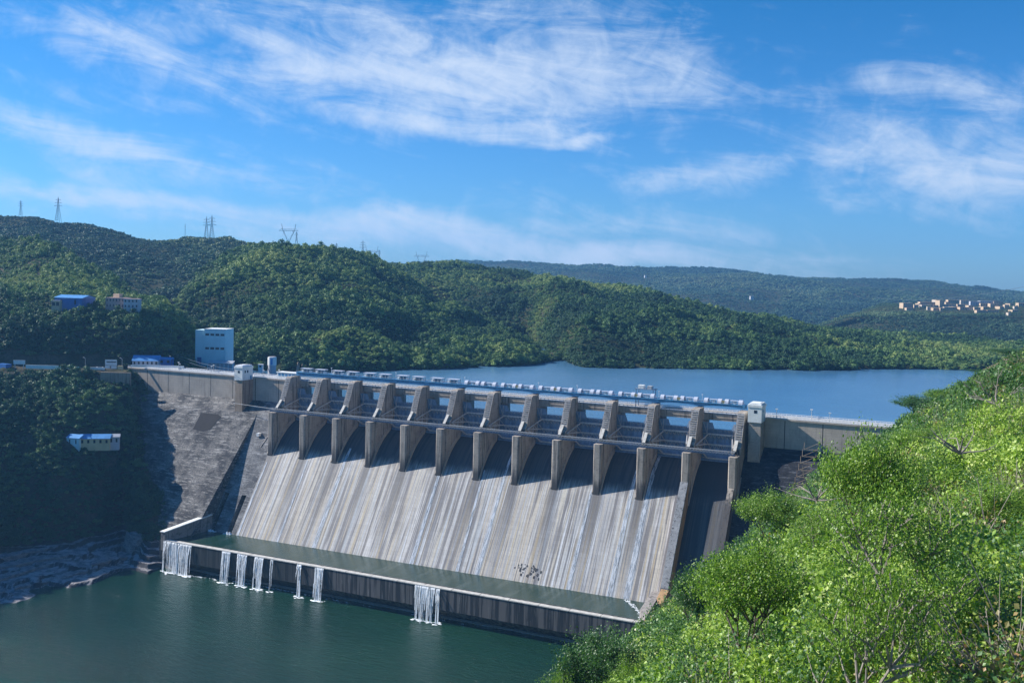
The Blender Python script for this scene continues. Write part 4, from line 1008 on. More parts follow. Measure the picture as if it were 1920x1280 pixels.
# clearings around buildings: (u0, u1, v0, v1, max distance)
CLEAR = [(96, 160, 551, 579, 712), (195, 262, 551, 581, 716), (362, 440, 612, 686, 728), (243, 324, 664, 690, 690), (120, 226, 811, 838, 640), (0, 240, 668, 692, 665),
         (137, 192, 666, 678, 680), (20, 60, 672, 694, 660), (185, 245, 690, 714, 650), (500, 524, 664, 700, 760), (71, 74, 500, 516, 960), (0, 50, 690, 697, 650)]
def forest(name, G, n, smin, smax, protos, label, seed, tmin=0.1, tmax=.88, zmin=None, dens=None, lump=.012, ys=(0.85, 1.2), bias=0, low=None):
    Q, t, s = sample(G, n, None, tmin, tmax)
    u, v, d = project(Q); size = smin+(smax*1.35-smin)*rng.random(n)**2.0
    size = size*np.clip(.8+.6*fbm(Q[:, 0]*lump*2, Q[:, 1]*lump*2, 3), .55, 1.5)
    ok = (u > -260) & (u < 2180)
    if zmin is not None: ok &= Q[:, 2] > zmin
    # keep a step below the crest so the skyline stays where the land is
    for (a, b, c, e, dm) in CLEAR:
        r = size*F_PX/d*.75
        ok &= ~((u > a-r) & (u < b+r) & (v-r*1.3 < e) & (v > c-2) & (d < dm))
    if dens is not None: ok &= dens(Q)
    Q, size = Q[ok], size[ok]; m = len(Q)
    tint = np.clip(.47+bias+1.2*fbm(Q[:, 0]*lump, Q[:, 1]*lump, 4)+.5*fbm(Q[:, 0]*lump*.3+9, Q[:, 1]*lump*.3, 2)+rng.normal(0, .22, m), 0, 1)
    small = fbm(Q[:, 0]*lump*1.1+40, Q[:, 1]*lump*1.1+7, 3) > .16; size = np.where(small, size*.55, size)
    if low: tint = np.clip(np.where(Q[:, 2] < low, tint-.2, tint), 0, 1)   # shade of the lower bank put into the tint of its trees
    Q = Q.copy(); Q[:, 2] -= size*.18
    return scatter(name, Q, size, rng.uniform(0, 6.28, m), tint, protos, label, 'forest', zs=rng.uniform(*ys, m))
forest('far_forest', G_FAR, 90000, 3.6, 7, PROTOF, 'continuous forest over the far blue plateau', 1, .02, .86, lump=.003)
PROTOF2 = [p.copy() for p in PROTOF]
forest('shelf_forest', G_TOWN, 30000, 2.6, 4.4, PROTOF2, 'forest below and around the far township', 2, .1, .95, lump=.006,
       dens=lambda Q: ~((np.abs(project(Q)[1]-575) < 13) & (project(Q)[0] > 1685) & (rng.random(len(Q)) < .82)))
PROTOF3 = [p.copy() for p in PROTOF]
forest('dark_forest', G_DARK, 30000, 2.3, 4.4, PROTOF3, 'dark forest on the upper left hill', 3, .1, .95, bias=-.06)
P2 = [p.copy() for p in PROTOS]; P3 = [p.copy() for p in PROTOS]; P4 = [p.copy() for p in PROTOS]
forest('ridge_forest', G_RIDGE, 62000, 2.0, 4.3, P2, 'forest covering the ridge behind the lake', 4, .03, .95, bias=-.02, zmin=LAKE-.3)
forest('hill_forest', G_MID, 34000, 2.0, 4.8, PROTOS, 'dense forest covering the hill behind the dam', 5, .03, .97, zmin=LAKE+.4)
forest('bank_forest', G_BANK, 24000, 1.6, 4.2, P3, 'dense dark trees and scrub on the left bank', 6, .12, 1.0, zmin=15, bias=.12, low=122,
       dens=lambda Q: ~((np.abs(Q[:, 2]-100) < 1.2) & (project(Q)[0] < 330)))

# ------------------------------------------------------------------ right bank: leafy trees and thicket
def leafmat(name, stops, transl=.35):
    t = NT(name)
    at = t.n.new('ShaderNodeAttribute'); at.attribute_type = 'INSTANCER'; at.attribute_name = 'tint'
    al = t.n.new('ShaderNodeAttribute'); al.attribute_type = 'GEOMETRY'; al.attribute_name = 'leaf'
    f = t.math('ADD', t.math('MULTIPLY', at.outputs['Fac'], .45), t.math('MULTIPLY', al.outputs['Fac'], .55))
    c = t.ramp(f, stops); t.fin(c, .45, .45)
    tr = t.n.new('ShaderNodeBsdfTranslucent'); t.l.new(t.mix(1, c, (1.0, 1.15, .45), 'MULTIPLY'), tr.inputs[0])
    mx = t.n.new('ShaderNodeMixShader'); mx.inputs[0].default_value = transl
    t.l.new(t.b.outputs[0], mx.inputs[1]); t.l.new(tr.outputs[0], mx.inputs[2]); t.l.new(mx.outputs[0], t.out.inputs[0]); return t.m
M_LEAF = leafmat('bright_leaves', [(0, (.06, .14, .025)), (.3, (.19, .33, .04)), (.6, (.36, .50, .08)), (.85, (.54, .62, .19)), (1, (.62, .62, .34))])
M_LEAFD = leafmat('deep_green_leaves', [(0, (.04, .10, .035)), (.4, (.08, .18, .05)), (.8, (.16, .28, .08)), (1, (.26, .34, .14))])
M_DRYLEAF = leafmat('dry_leaves', [(0, (.10, .12, .03)), (.4, (.20, .19, .06)), (.7, (.32, .24, .09)), (1, (.36, .16, .06))], .25)
M_BARK = plain('bark', (.15, .12, .10), .9, .45, 6); M_PALEBARK = plain('pale_bark', (.30, .26, .23), .9, .3, 6)

def leaves_np(C, r, size, droop=.35, asp=.42, spread=None):
    """rhombic leaves at centres C; returns V (4n,3)"""
    n = len(C); d = r.normal(0, 1, (n, 3)); d[:, 2] = d[:, 2]*.55-droop; d /= np.linalg.norm(d, axis=1)[:, None]
    up = r.normal(0, .55, (n, 3))+np.array([-.15, -.1, 1.0]); w = np.cross(d, up); w /= np.linalg.norm(w, axis=1)[:, None]
    s = size*r.uniform(.65, 1.35, (n, 1)); nrm = np.cross(w, d)
    return np.stack([C, C+d*s*.5+w*s*asp+nrm*s*.06, C+d*s, C+d*s*.5-w*s*asp+nrm*s*.06], 1).reshape(-1, 3)
def leafmesh(name, C, r, size, mat, **k):
    V = leaves_np(C, r, size, **k); n = len(C); me = mesh_np(name, V, np.arange(4*n).reshape(-1, 4), mat)
    a = me.attributes.new('leaf', 'FLOAT', 'FACE'); a.data.foreach_set('value', r.random(n).astype(np.float32)); return me
def tree_parts(seed, H=8, Rc=4.2, nleaf=16000, size=.17, flat=.6, lean=.12, thick=.16):
    r = np.random.default_rng(seed); B = MB(); tips = []
    def grow(p, d, L, rad, lvl):
        k = 3 if lvl < 2 else 2; pts = [p]; rd = [rad]
        for i in range(k):
            d = d+r.normal(0, .13, 3)+np.array([0, 0, .05 if lvl else .0]); d /= np.linalg.norm(d); p = p+d*L/k; pts.append(p); rd.append(rad*(1-.45*(i+1)/k))
        B.tube(pts, rd, 6 if lvl < 2 else 4)
        if lvl >= 3: tips.append((pts[-1], d)); tips.append((pts[1], d)); return
        nb = [5, 4, 4][lvl]
        for i in range(nb):
            a = 2*math.pi*(i+r.random()*.6)/nb; el = [.62, .42, .3][lvl]+r.normal(0, .16)
            out = np.array([math.cos(a)*math.cos(el), math.sin(a)*math.cos(el), math.sin(el)*flat*1.4]); nd = d*.45+out*.9; nd /= np.linalg.norm(nd)
            s = pts[-1] if i < nb-1 or lvl else pts[-2]
            grow(s, nd, L*r.uniform(.62, .85)*(1.15 if lvl == 0 else 1), rad*.55, lvl+1)
    grow(np.zeros(3), np.array([lean*r.normal(), lean*r.normal(), 1.]), H*.36, thick, 0)
    T = np.array([t[0] for t in tips]); D = np.array([t[1] for t in tips])
    # normalise the spread to the wanted crown radius
    i = r.integers(0, len(T), nleaf); off = r.normal(0, 1, (nleaf, 3)); off /= np.linalg.norm(off, axis=1)[:, None]
    C = T[i]+D[i]*r.uniform(-.6, .8, (nleaf, 1))+off*(r.random((nleaf, 1))**.6)*np.array([.95, .95, .5])
    return B, C, r
def leafy_tree(name, seed, label, mat=M_LEAF, bark=M_BARK, cat='tree', group=None, **k):
    B, C, r = tree_parts(seed, **k); t = empty(name, (0, 0, 0), label, cat, group)
    B.build('trunk', bark, t); sz = k.get('size', .17)
    obj('crown', leafmesh('crown', C, r, sz, mat), t); return t
def bushproto(name, seed, R, n, size, mat, sticks=0, stickmat=None, squash=.75):
    r = np.random.default_rng(seed); nl = 9
    cs = r.normal(0, .45, (nl, 3))*R; cs[:, 2] = np.abs(cs[:, 2])*squash+R*.25; q = r.integers(0, nl, n)
    d = r.normal(0, 1, (n, 3)); d /= np.linalg.norm(d, axis=1)[:, None]; C = cs[q]+d*R*r.uniform(.35, .62, nl)[q][:, None]*(r.random((n, 1))**.35)*np.array([1, 1, .8])
    me = leafmesh(name, C, r, size, mat)
    if sticks:
        B = MB()
        for k in range(sticks):
            a, e = r.uniform(0, 6.28), r.uniform(.35, 1.3); dd = np.array([math.cos(a)*math.cos(e), math.sin(a)*math.cos(e), math.sin(e)]); p = r.normal(0, .25, 3)*[1, 1, 0]; L = R*r.uniform(.7, 1.35)
            m1 = p+dd*L*.5+r.normal(0, .12, 3); m2 = p+dd*L+r.normal(0, .2, 3); B.tube([p, m1, m2], [.014, .010, .004], 3)
            for j in range(2): B.tube([m1, m1+(dd+r.normal(0, .5, 3))*L*.4], [.007, .003], 3)
        bm_v, bm_f = B.v, B.f; n0 = len(me.vertices)
        co_ = np.zeros(n0*3, np.float32); me.vertices.foreach_get('co', co_); V = [tuple(p) for p in co_.reshape(-1, 3)]+bm_v
        F_ = [tuple(range(4*i, 4*i+4)) for i in range(n)]+[tuple(n0+j for j in f) for f in bm_f]
        m2_ = bpy.data.meshes.new(name); m2_.from_pydata(V, [], F_); m2_.materials.append(mat); m2_.materials.append(stickmat)
        m2_.polygons.foreach_set('material_index', [0]*n+[1]*len(bm_f)); a = m2_.attributes.new('leaf', 'FLOAT', 'FACE'); a.data.foreach_set('value', r.random(len(F_)).astype(np.float32)); me = m2_
    return bpy.data.objects.new(name, me)
SIL_U = [915, 1018, 1128, 1216, 1300, 1350, 1420, 1500, 1540, 1560, 1640, 1700, 1780, 1840, 1920, 2050, 2300]
SIL_V = [1330, 1290, 1240, 1175, 1095, 1052, 1000, 915, 880, 860, 822, 790, 738, 704, 662, 600, 500]
def clearance(x, y, zg):
    Q = np.stack([x, y, zg], 1); u, v, d = project(Q); vs = np.interp(u, SIL_U, SIL_V); return u, v, d, (v-vs)*d/F_PX
def thicket(name, n, ybox, smin, smax, protos, label, dmin, dmax, wts=None, leafy=None, seed=1, where=None):
    x = rng.uniform(225, 520, n*4); y = rng.uniform(ybox[0], ybox[1], n*4); z = zr(x, y); u, v, d, c = clearance(x, y, z)
    ok = (u > 880) & (u < 2060) & (v < 1700) & (d > dmin) & (d < dmax) & (z > 2) & (c > .8) & ~((y > -62) & (x < 318) & (z < 88))
    if where is not None: ok &= where(x, y, u, v)
    gaps = fbm(x*.16+5, y*.16, 3); ok &= (gaps > -.22) | (rng.random(len(x)) < .25)
    ok = np.where(ok)[0][:n]; x, y, z, d, c = x[ok], y[ok], z[ok], d[ok], c[ok]; m = len(x)
    s = rng.uniform(smin, smax, m); s = np.minimum(s, c*.62)
    tint = np.clip(.5+1.0*fbm(x*.05, y*.05, 3)+rng.normal(0, .24, m), 0, 1)
    idx = rng.choice(len(protos), m, p=wts) if wts is not None else None
    return scatter(name, np.stack([x, y, z-.2], 1), s, rng.uniform(0, 6.28, m), tint, protos, label, 'thicket', idx=idx, zs=rng.uniform(.9, 1.5, m), tilt=rng.normal(0, .1, (m, 2)))
BU = [bushproto('bush_a', 1, 1, 2100, .082, M_LEAF, 2, M_BARK), bushproto('bush_b', 2, 1, 1900, .090, M_LEAF, 2, M_PALEBARK, .6), bushproto('bush_c', 3, 1, 2500, .058, M_LEAFD, 2, M_BARK), bushproto('bush_dry', 4, 1, 300, .06, M_DRYLEAF, 40, M_PALEBARK)]
thicket('near_thicket', 5600, (-480, -320), 1.4, 3.2, BU, 'bright leafy scrub covering the near bank', 28, 150, [.40, .28, .20, .12])
BM = [bushproto('mid_bush_a', 11, 1, 1300, .10, M_LEAF), bushproto('mid_bush_b', 12, 1, 1300, .10, M_LEAFD), bushproto('mid_bush_c', 13, 1, 1200, .11, M_LEAFD, squash=1.0), bushproto('mid_dry', 14, 1, 160, .10, M_DRYLEAF, 40, M_PALEBARK)]
thicket('lower_thicket', 6500, (-345, 5), 2.2, 4.6, BM, 'green trees and scrub on the lower bank towards the dam', 120, 480, [.30, .34, .28, .08], where=lambda x, y, u, v: u < 1650)
M_DRYLEAF2 = M_DRYLEAF
BT = [o.copy() for o in BM[:3]]+[bushproto('dry_scrub', 24, 1, 1100, .07, M_DRYLEAF, 34, M_PALEBARK)]
thicket('upper_thicket', 5200, (-400, 8), 1.8, 4.4, BT, 'mixed green and dry yellow scrub on the upper right slope', 150, 480, [.24, .24, .12, .40], where=lambda x, y, u, v: u >= 1650)
BD = [BU[0].copy(), BU[2].copy(), bushproto('yellow_scrub', 25, 1, 1500, .055, M_DRYLEAF, 30, M_PALEBARK)]
thicket('dry_thicket', 1500, (-420, -300), 1.2, 2.8, BD, 'yellowing dry scrub mixed with green on the upper near slope', 80, 190, [.25, .2, .55], where=lambda x, y, u, v: (u > 1640) & (v < 960))
BS = [o.copy() for o in BM]
thicket('shore_thicket', 1800, (12, 150), 2.4, 5, BS, 'trees along the reservoir edge beyond the right crest', 440, 800, [.3, .4, .25, .05])

# trees that stand out: (crown centre u, top v, distance, prototype, label)
T1 = leafy_tree('leafy_tree', 21, None, H=8, nleaf=22000, size=.125)
T2 = leafy_tree('leafy_tree', 22, None, H=8, nleaf=11000, size=.13, flat=.55, bark=M_PALEBARK, thick=.22)
T3 = leafy_tree('leafy_tree', 23, None, H=8, nleaf=15000, size=.17, flat=.9, mat=M_LEAFD)
used = set()
def extent(t):
    cr_ = [c for c in t.children if c.name.startswith('crown')][0]; n = len(cr_.data.vertices); a = np.zeros(n*3, np.float32); cr_.data.vertices.foreach_get('co', a); a = a.reshape(-1, 3)
    return np.percentile(a[:, 2], 99.5), np.percentile(np.hypot(a[:, 0], a[:, 1]), 90)
EXT = {id(t): extent(t) for t in (T1, T2, T3)}
def place_tree(T, u, vtop, d, wpx, label, cat='tree', group='trees standing out on the right bank', rz=0):
    p = PD(u, vtop, d); g = float(zr(p[0], p[1])); H = p[2]-g; zt, rr = EXT[id(T)]
    t = T if id(T) not in used else dup(T, (0, 0, 0)); used.add(id(T))
    t.location = (p[0], p[1], g-.2); t.rotation_euler.z = rz; kx = (wpx*d/F_PX/2)/rr; t.scale = (kx, kx, (H+.2)/zt)
    return tag(t, label, cat, group)
place_tree(T1, 1668, 806, 58, 200, 'bright green tree with wide flat crown overlapping the right crest wall', rz=.4)
place_tree(T2, 1700, 905, 44, 330, 'open bright tree with a tall dark bare trunk in the middle of the near bank', rz=1.4)
place_tree(T1, 1420, 1000, 62, 240, 'light green tree over the dark foot of the last training wall', rz=2.2)
place_tree(T2, 1600, 1040, 38, 300, 'forked tree with two pale trunks low in the near bank', rz=3.1)
place_tree(T1, 1870, 915, 66, 210, 'dense bright tree at the right edge below the prickly pears', rz=5)
place_tree(T3, 1303, 1066, 150, 62, 'dark blue green bush tree against the last dark chute', rz=1)
place_tree(T3, 1360, 1035, 175, 60, 'small dark tree poking up beside the pale wall coping', rz=2)
place_tree(T1, 1470, 915, 160, 130, 'rounded mid green tree at the edge of the black abutment', rz=.9)
place_tree(T3, 1140, 1185, 165, 120, 'mid green tree hiding the right end of the lip', rz=.2)
place_tree(T3, 1095, 1215, 150, 110, 'grey green tree leaning over the river at the bank corner', rz=4)
place_tree(T1, 1180, 1235, 110, 120, 'bright feathery tree just above the river corner', rz=3.3)
place_tree(T2, 1030, 1262, 120, 90, 'lowest green tree top at the bottom edge beside the river', rz=3.9)
place_tree(T3, 1735, 742, 330, 90, 'dark round tree against the lake, left of the bright green slope trees', rz=0)
place_tree(T1, 1780, 725, 270, 90, 'light green feathery tree on the shoulder above the lake', rz=2)
place_tree(T3, 1855, 695, 320, 90, 'dark spreading tree on the shoulder with lake behind it', rz=2.5)
place_tree(T3, 1915, 655, 330, 110, 'darkest tree on the top corner of the right slope', rz=5.5)
place_tree(T1, 1745, 800, 120, 110, 'soft light green tree right of the street lamp', rz=1.1)
place_tree(T2, 1520, 950, 100, 150, 'pale green tree beside the dead grey branches', rz=2.9)

# dead grey branches, a street lamp, prickly pears
def snag(u, v, d, L, seed, label):
    p = PD(u, v, d); r = np.random.default_rng(seed); B = MB()
    for k in range(7):
        a, e = r.uniform(0, 6.28), r.uniform(.1, .9); dd = np.array([math.cos(a)*math.cos(e), math.sin(a)*math.cos(e), math.sin(e)]); pts = [p]; q = p
        for j in range(4): dd = dd+r.normal(0, .2, 3); dd /= np.linalg.norm(dd); q = q+dd*L/4; pts.append(q); 
        B.tube(pts, np.array([.12, .09, .06, .04, .02])*min(1, L/4), 5)
        for j in (1, 2, 3): B.tube([pts[j], pts[j]+(dd+r.normal(0, .6, 3))*L*.25], [.04*min(1, L/4), .008], 4)
    return tag(B.build('dead_branches', M_PALEBARK), label, 'dead branches', 'dead branches on the bank')
snag(1530, 938, 92, 3.2, 1, 'pale dead branches lying above the dark abutment edge')
snag(1870, 760, 130, 5, 2, 'bare grey branches in the dry scrub on the upper right slope')
snag(1800, 850, 80, 3, 3, 'bare twigs in the dry patch left of the prickly pears')
snag(1750, 1200, 40, 1.3, 4, 'pale fallen branches under the leaves near the bottom right')
def pear(u, v, d, n, seed, label):
    p = Vector(PD(u, v, d)); g = drop(B_RIGHT, p.x, p.y); t = empty('prickly_pear', tuple(p-Vector((0, 0, .6))), label, 'cactus', 'prickly pears on the near bank'); r = np.random.default_rng(seed); m = MB()
    joints = [(r.normal(0, .8), r.normal(0, .4), -1.2+r.uniform(0, .4)) for _ in range(8)]; joints = [np.array(j) for j in joints]
    for k in range(n):
        b = joints[r.integers(0, len(joints))]; a = r.uniform(0, 6.28); tl = r.normal(0, .5); w, h, th = r.uniform(.13, .2), r.uniform(.22, .34), .035
        ax = np.array([math.cos(a), math.sin(a), 0]); up = np.array([math.sin(a)*math.sin(tl), -math.cos(a)*math.sin(tl), math.cos(tl)]); nn = np.cross(ax, up); c = b+up*h
        V = [c+nn*th, c-nn*th]+[c+ax*w*math.cos(q)+up*h*math.sin(q) for q in np.linspace(0, 2*math.pi, 10, endpoint=False)]
        m.add(V, [(0, 2+i, 2+(i+1) % 10) for i in range(10)]+[(1, 2+(i+1) % 10, 2+i) for i in range(10)]); joints.append(c+up*h*.85+ax*r.normal(0, .08))
    m.build('pads', M_CACTUS, t); return t
M_CACTUS = plain('cactus_pad', (.16, .24, .13), .5, .4, 3)
pear(1868, 868, 52, 150, 1, 'large blue green prickly pear clump at the right edge')
pear(1905, 835, 55, 110, 2, 'upper prickly pear clump touching the right edge')
pear(1845, 895, 50, 60, 3, 'small prickly pear clump left of the large one')
sl_ = empty('street_lamp', tuple(PD(1741, 815, 300)), 'curved arm street lamp among the trees above the right crest', 'street lamp')
m = MB(); m.tube([(0, 0, -6), (0, 0, 5.2), (.5, 0, 6.2), (1.6, 0, 6.6), (2.8, 0, 6.6)], [.16, .14, .12, .1, .1], 6); o = m.build('pole', M_TRUSS, sl_); o.location = (0, 0, 0)
m = MB(); m.box(2.6, 4.0, -.25, .25, 6.4, 6.7); o = m.build('lamp_head', M_WHITE, sl_); o.location = (0, 0, 0)
# rusty scaffolding and a pale path below the right crest
def near_right(u, v): return np.array(cast(B_RIGHT, u, v) or PD(u, v, 430))
sc_ = empty('scaffold', (0, 0, 0), 'brown stair scaffold climbing the rock beside the black abutment face', 'scaffold')
a = PY(1490, 905, -20)
m = MB(); r = np.random.default_rng(3)
for k in range(9):
    z0 = a[2]-10+k*3.2; x = a[0]+k*.7; m.bar((x-2, a[1], z0), (x+4, a[1], z0+.3), .3); m.bar((x-2, a[1], z0), (x-2, a[1]+.4, z0+3.2), .22); m.bar((x+4, a[1], z0), (x+4, a[1]+.4, z0+3.2), .22); m.bar((x-2, a[1]-.1, z0), (x+4, a[1]-.1, z0+3.2), .22)
m.build('frame', M_RUSTS, sc_)

# ------------------------------------------------------------------ buildings
RZ = .441
M_BLUEB = plain('blue_sheet_wall', (.03, .16, .48), .5, .25, .3); M_BLUER = plain('blue_sheet_roof', (.10, .30, .62), .45, .2, .3)
M_PALEB = plain('pale_blue_render', (.58, .80, .84), .7, .12, .15); M_PINK = plain('pink_render', (.52, .36, .33), .8, .2, .3)
M_CREAM = plain('cream_render', (.55, .41, .28), .8, .12, .2); M_GREY = plain('grey_render', (.50, .50, .54), .8, .15, .2); M_YELLOW = plain('yellow_render', (.62, .50, .28), .8, .2, .3)
M_TILE = plain('tiled_roof', (.34, .20, .15), .8, .3, .4); M_SHEET = plain('grey_sheet_roof', (.44, .46, .50), .6, .2, .4)
def at_local(t): return (0, 0, 0)
def house(name, u0, u1, v0, v1, d, label, cat, wall, roof, rz=0, depth=None, win=(3, 1), wfrac=.5, gable=0, group=None, wmat=None, overhang=.4, z=None, door=True):
    w = (u1-u0)*d/F_PX; h = (v1-v0)*d/F_PX; p = PD((u0+u1)/2, v1, d); dp = depth or w*.6
    t = empty(name, tuple(p), label, cat, group, RZ+rz)
    def B(mb, nm, mt, par=t): o = mb.build(nm, mt); o.parent = par; o.location = (0, 0, 0); return o
    rh = h*gable
    m = MB(); m.box(-w/2, w/2, 0, dp, -3, h-rh-.25); B(m, 'wall', wall)
    m = MB()
    if gable:
        m.prism([(-overhang, h-rh-.25), (dp/2, h), (dp+overhang, h-rh-.25), (dp+overhang, h-rh-.4), (-overhang, h-rh-.4)], -w/2-overhang, w/2+overhang)
    else: m.box(-w/2-overhang*.5, w/2+overhang*.5, -overhang*.5, dp+overhang*.5, h-.25, h)
    B(m, 'roof', roof)
    nx, nz = win; hh = h-rh
    for j in range(nz):
        for i in range(nx):
            cx = -w/2+w*(i+.5)/nx; cz = hh*(j+.55)/nz; ww, wh = w/nx*wfrac/2, hh/nz*.22
            m = MB(); m.box(cx-ww, cx+ww, -.12, .05, cz-wh, cz+wh); B(m, 'window', wmat or M_GLASSD)
    return t
# tall pale blue intake building
tb = empty('intake_building', tuple(PUZ(395, 708, 99.6)), 'tall pale blue concrete building with two rows of dark windows', 'building', None, RZ-.10)
def PB(mb, nm, mt, par=tb): o = mb.build(nm, mt); o.parent = par; o.location = (0, 0, 0); return o
PB(MB().box(-11.2, -4.2, 1.0, 14, -4, 24.2), 'stair_wing', M_PALEB); PB(MB().box(-4.2, 11.2, 0, 15, -4, 24.7), 'wall', M_PALEB)
PB(MB().box(-4.4, 11.4, -.2, 15.2, 24.7, 25.2), 'roof', M_WHITEC)
for z0 in (21.2, 11.6):
    for i in range(4): PB(MB().box(-3.4+i*3.65, -.7+i*3.65, -.15, .05, z0-.75, z0+.75), 'window', M_GLASSD)
PB(MB().box(-9.6, -6.6, .85, 1.1, .3, 5), 'door', M_BLUEB)
ls = empty('low_shed', tuple(PUZ(413, 690, 99.9)), 'long low grey roofed shed on short posts in front of the pale blue tower building', 'shed', None, RZ-.1)
PB(MB().prism([(-.4, 2.7), (4, 4.2), (4, 4.0), (-.4, 2.4)], -9, 9.4), 'roof', M_SHEET, ls)
for i in range(7): PB(MB().box(-8.6+i*2.9, -8.2+i*2.9, 0, .4, -2, 2.5), 'post', M_WHITEC, ls)
PB(MB().box(-8.5, 9, 1.6, 4, -4, 3.0), 'wall', M_GREY, ls)
house('workshop', 249, 296, 667, 686, 664, 'pale workshop with a light blue arched roof left of the dam end', 'workshop', M_GREY, M_BLUER, .15, 11, (6, 1), .4, .45, None, M_BLACK)
house('shed', 297, 321, 670, 684, 672, 'small blue shed joined to the right of the arched workshop', 'shed', M_BLUEB, M_BLUER, .1, 7, (2, 1), .4, .2, None, M_BLACK)
house('roadside_building', 141, 166, 668, 683, 668, 'low white roofed shelter beside the hill road', 'building', M_GREY, M_WHITEC, 0, 6, (4, 1), .7, 0, None, M_BLACK)
house('roadside_building', 165, 191, 667, 684, 672, 'low yellow building by the hill road with trees in front', 'building', M_YELLOW, M_WHITEC, 0, 7, (3, 1), .4, .3)
house('blue_hall', 98, 158, 553, 576, 694, 'bright blue metal hall on top of the shaded cliff', 'hall', M_BLUEB, M_BLUER, -.25, 14, (2, 1), .12, .2, None, M_BLACK)
house('porch', 96, 112, 563, 578, 689, 'small pale porch with open front at the left end of the blue hall', 'porch', M_CREAM, M_SHEET, -.1, 3, (2, 1), .7, 0, None, M_BLACK)
house('pink_house', 197, 234, 558, 578, 700, 'pink two storey house half hidden by trees above the cliff', 'house', M_PINK, M_PINK, -.1, 10, (6, 2), .3, 0)
house('pink_house', 232, 259, 560, 579, 696, 'pale lilac house joined to the right of the pink one', 'house', M_GREY, M_PINK, .1, 8, (4, 2), .35, 0)
p = PD(218, 557, 705); tag(MB().box(-2.8, 2.8, 0, 3, -.2, 2.4).build('roof_room', M_CREAM), 'little cream room on the roof of the pink house', 'roof room').location = tuple(p)
q = cast(B_BANK, 172, 838); dq = float((np.array(q)-CAM)@_f)-4
house('slope_building', 123, 150, 815, 837, dq-2, 'pale green cabin at the left end of the building on the dark slope', 'cabin', M_PALEB, M_BLUER, -.25, 7, (2, 1), .15, .22, None, M_BLACK)
house('slope_building', 150, 204, 815, 835, dq, 'long yellow building with blue sheet roof alone on the dark slope', 'building', M_YELLOW, M_BLUER, .18, 8, (5, 1), .35, .3, None, M_BLACK)
house('slope_building', 204, 223, 814, 834, dq+4, 'grey end hut at the right of the long building on the dark slope', 'hut', M_GREY, M_SHEET, .3, 5, (2, 1), .35, .2, None, M_BLACK)
house('kiosk', 484, 492, 683, 691, 722, 'tiny white pump house at the lake edge behind the crest', 'hut', M_WHITEC, M_WHITE, 0, 3, (1, 1), .5, 0)
def onplane(name, u0, u1, v0, v1, d, mat, label, cat, parts, th=.25):
    w = (u1-u0)*d/F_PX; h = (v1-v0)*d/F_PX; p = PD((u0+u1)/2, v1, d); t = empty(name, tuple(p), label, cat, None, RZ)
    for (nm, mt, a, b, c, e, y) in parts: o = MB().box(-w/2+w*a, -w/2+w*b, y, y+th, h*c, h*e).build(nm, mt); o.parent = t; o.location = (0, 0, 0)
    return t
onplane('signboard', 197, 219, 674, 691, 648, None, 'white notice board beside the road at the dam end', 'sign', [('panel', M_WHITE, 0, 1, .38, 1, 0), ('heading', M_BLACK, .12, .95, .70, .80, -.05), ('heading', M_GREY, .2, .85, .58, .63, -.05), ('lower_panel', M_WHITEC, 0, .98, .0, .33, 0), ('mark', M_RUSTS, .4, .52, .05, .30, -.05)])
onplane('signboard', 25, 47, 675, 688, 640, None, 'blank white billboard on legs at the far left road', 'sign', [('panel', M_WHITE, 0, 1, .42, 1, 0), ('leg', M_TRUSS, .1, .16, -.2, .42, 0), ('leg', M_TRUSS, .84, .9, -.2, .42, 0)])
onplane('road_wall', 48, 136, 684, 691, 640, None, 'long pale low wall along the left hill road', 'wall', [('wall', M_WHITEC, 0, 1, -.1, .9, 0)], .4)
onplane('road_wall', 136, 196, 687, 692, 641, None, 'broken white low wall between the long wall and the notice board', 'wall', [('wall', M_WHITEC, 0, .2, -.1, .9, 0), ('wall', M_WHITEC, .55, 1, -.1, .8, 0)], .4)
onplane('road_wall', 245, 345, 684, 688, 655, None, 'pale parapet of the access road rising right of the dam end', 'wall', [('wall', M_WHITEC, 0, 1, -.2, .8, 0)], .4)
onplane('barrier', 219, 231, 684, 692, 645, None, 'ochre barrier box beside the white notice board', 'barrier', [('box', M_YELLOW, .1, .9, 0, .8, 0)], 1.2)
rw = tag(MB().box(-9.5, 9.5, 0, 1.5, -9, .4).build('retaining_wall', M_RUSTS), 'rust and black streaked retaining wall at the left end of the dam', 'wall')
rw.location = tuple(PUZ(217, 634, 100)); rw.rotation_euler.z = RZ
tag(MB().box(-4, 4, 0, 4, 0, 3).build('blue_shed', M_BLUEB), 'dark blue shed cut by the left picture edge on the hill road', 'shed').location = tuple(PD(3, 691, 640))
for k, (u, v, lab) in enumerate(((177, 691, 'white car parked on the hill road, left one'), (187, 690.5, 'white car parked on the hill road beside the notice board'))):
    c = empty('parked_car', tuple(PD(u, v, 650)), lab, 'car', 'cars on the hill road', RZ+.3)
    for nm, mt, bx in (('body', M_WHITE, (-2.1, 2.1, -.85, .85, .35, .95)), ('cabin', M_GLASSD, (-1.2, 1.1, -.75, .75, .95, 1.5))): o = MB().box(*bx).build(nm, mt); o.parent = c
    for x in (-1.35, 1.35):
        for y in (-.87, .7): o = MB().bar((x, y, .35), (x, y+.17, .35), .65, n=10).build('wheel', M_BLACK); o.parent = c
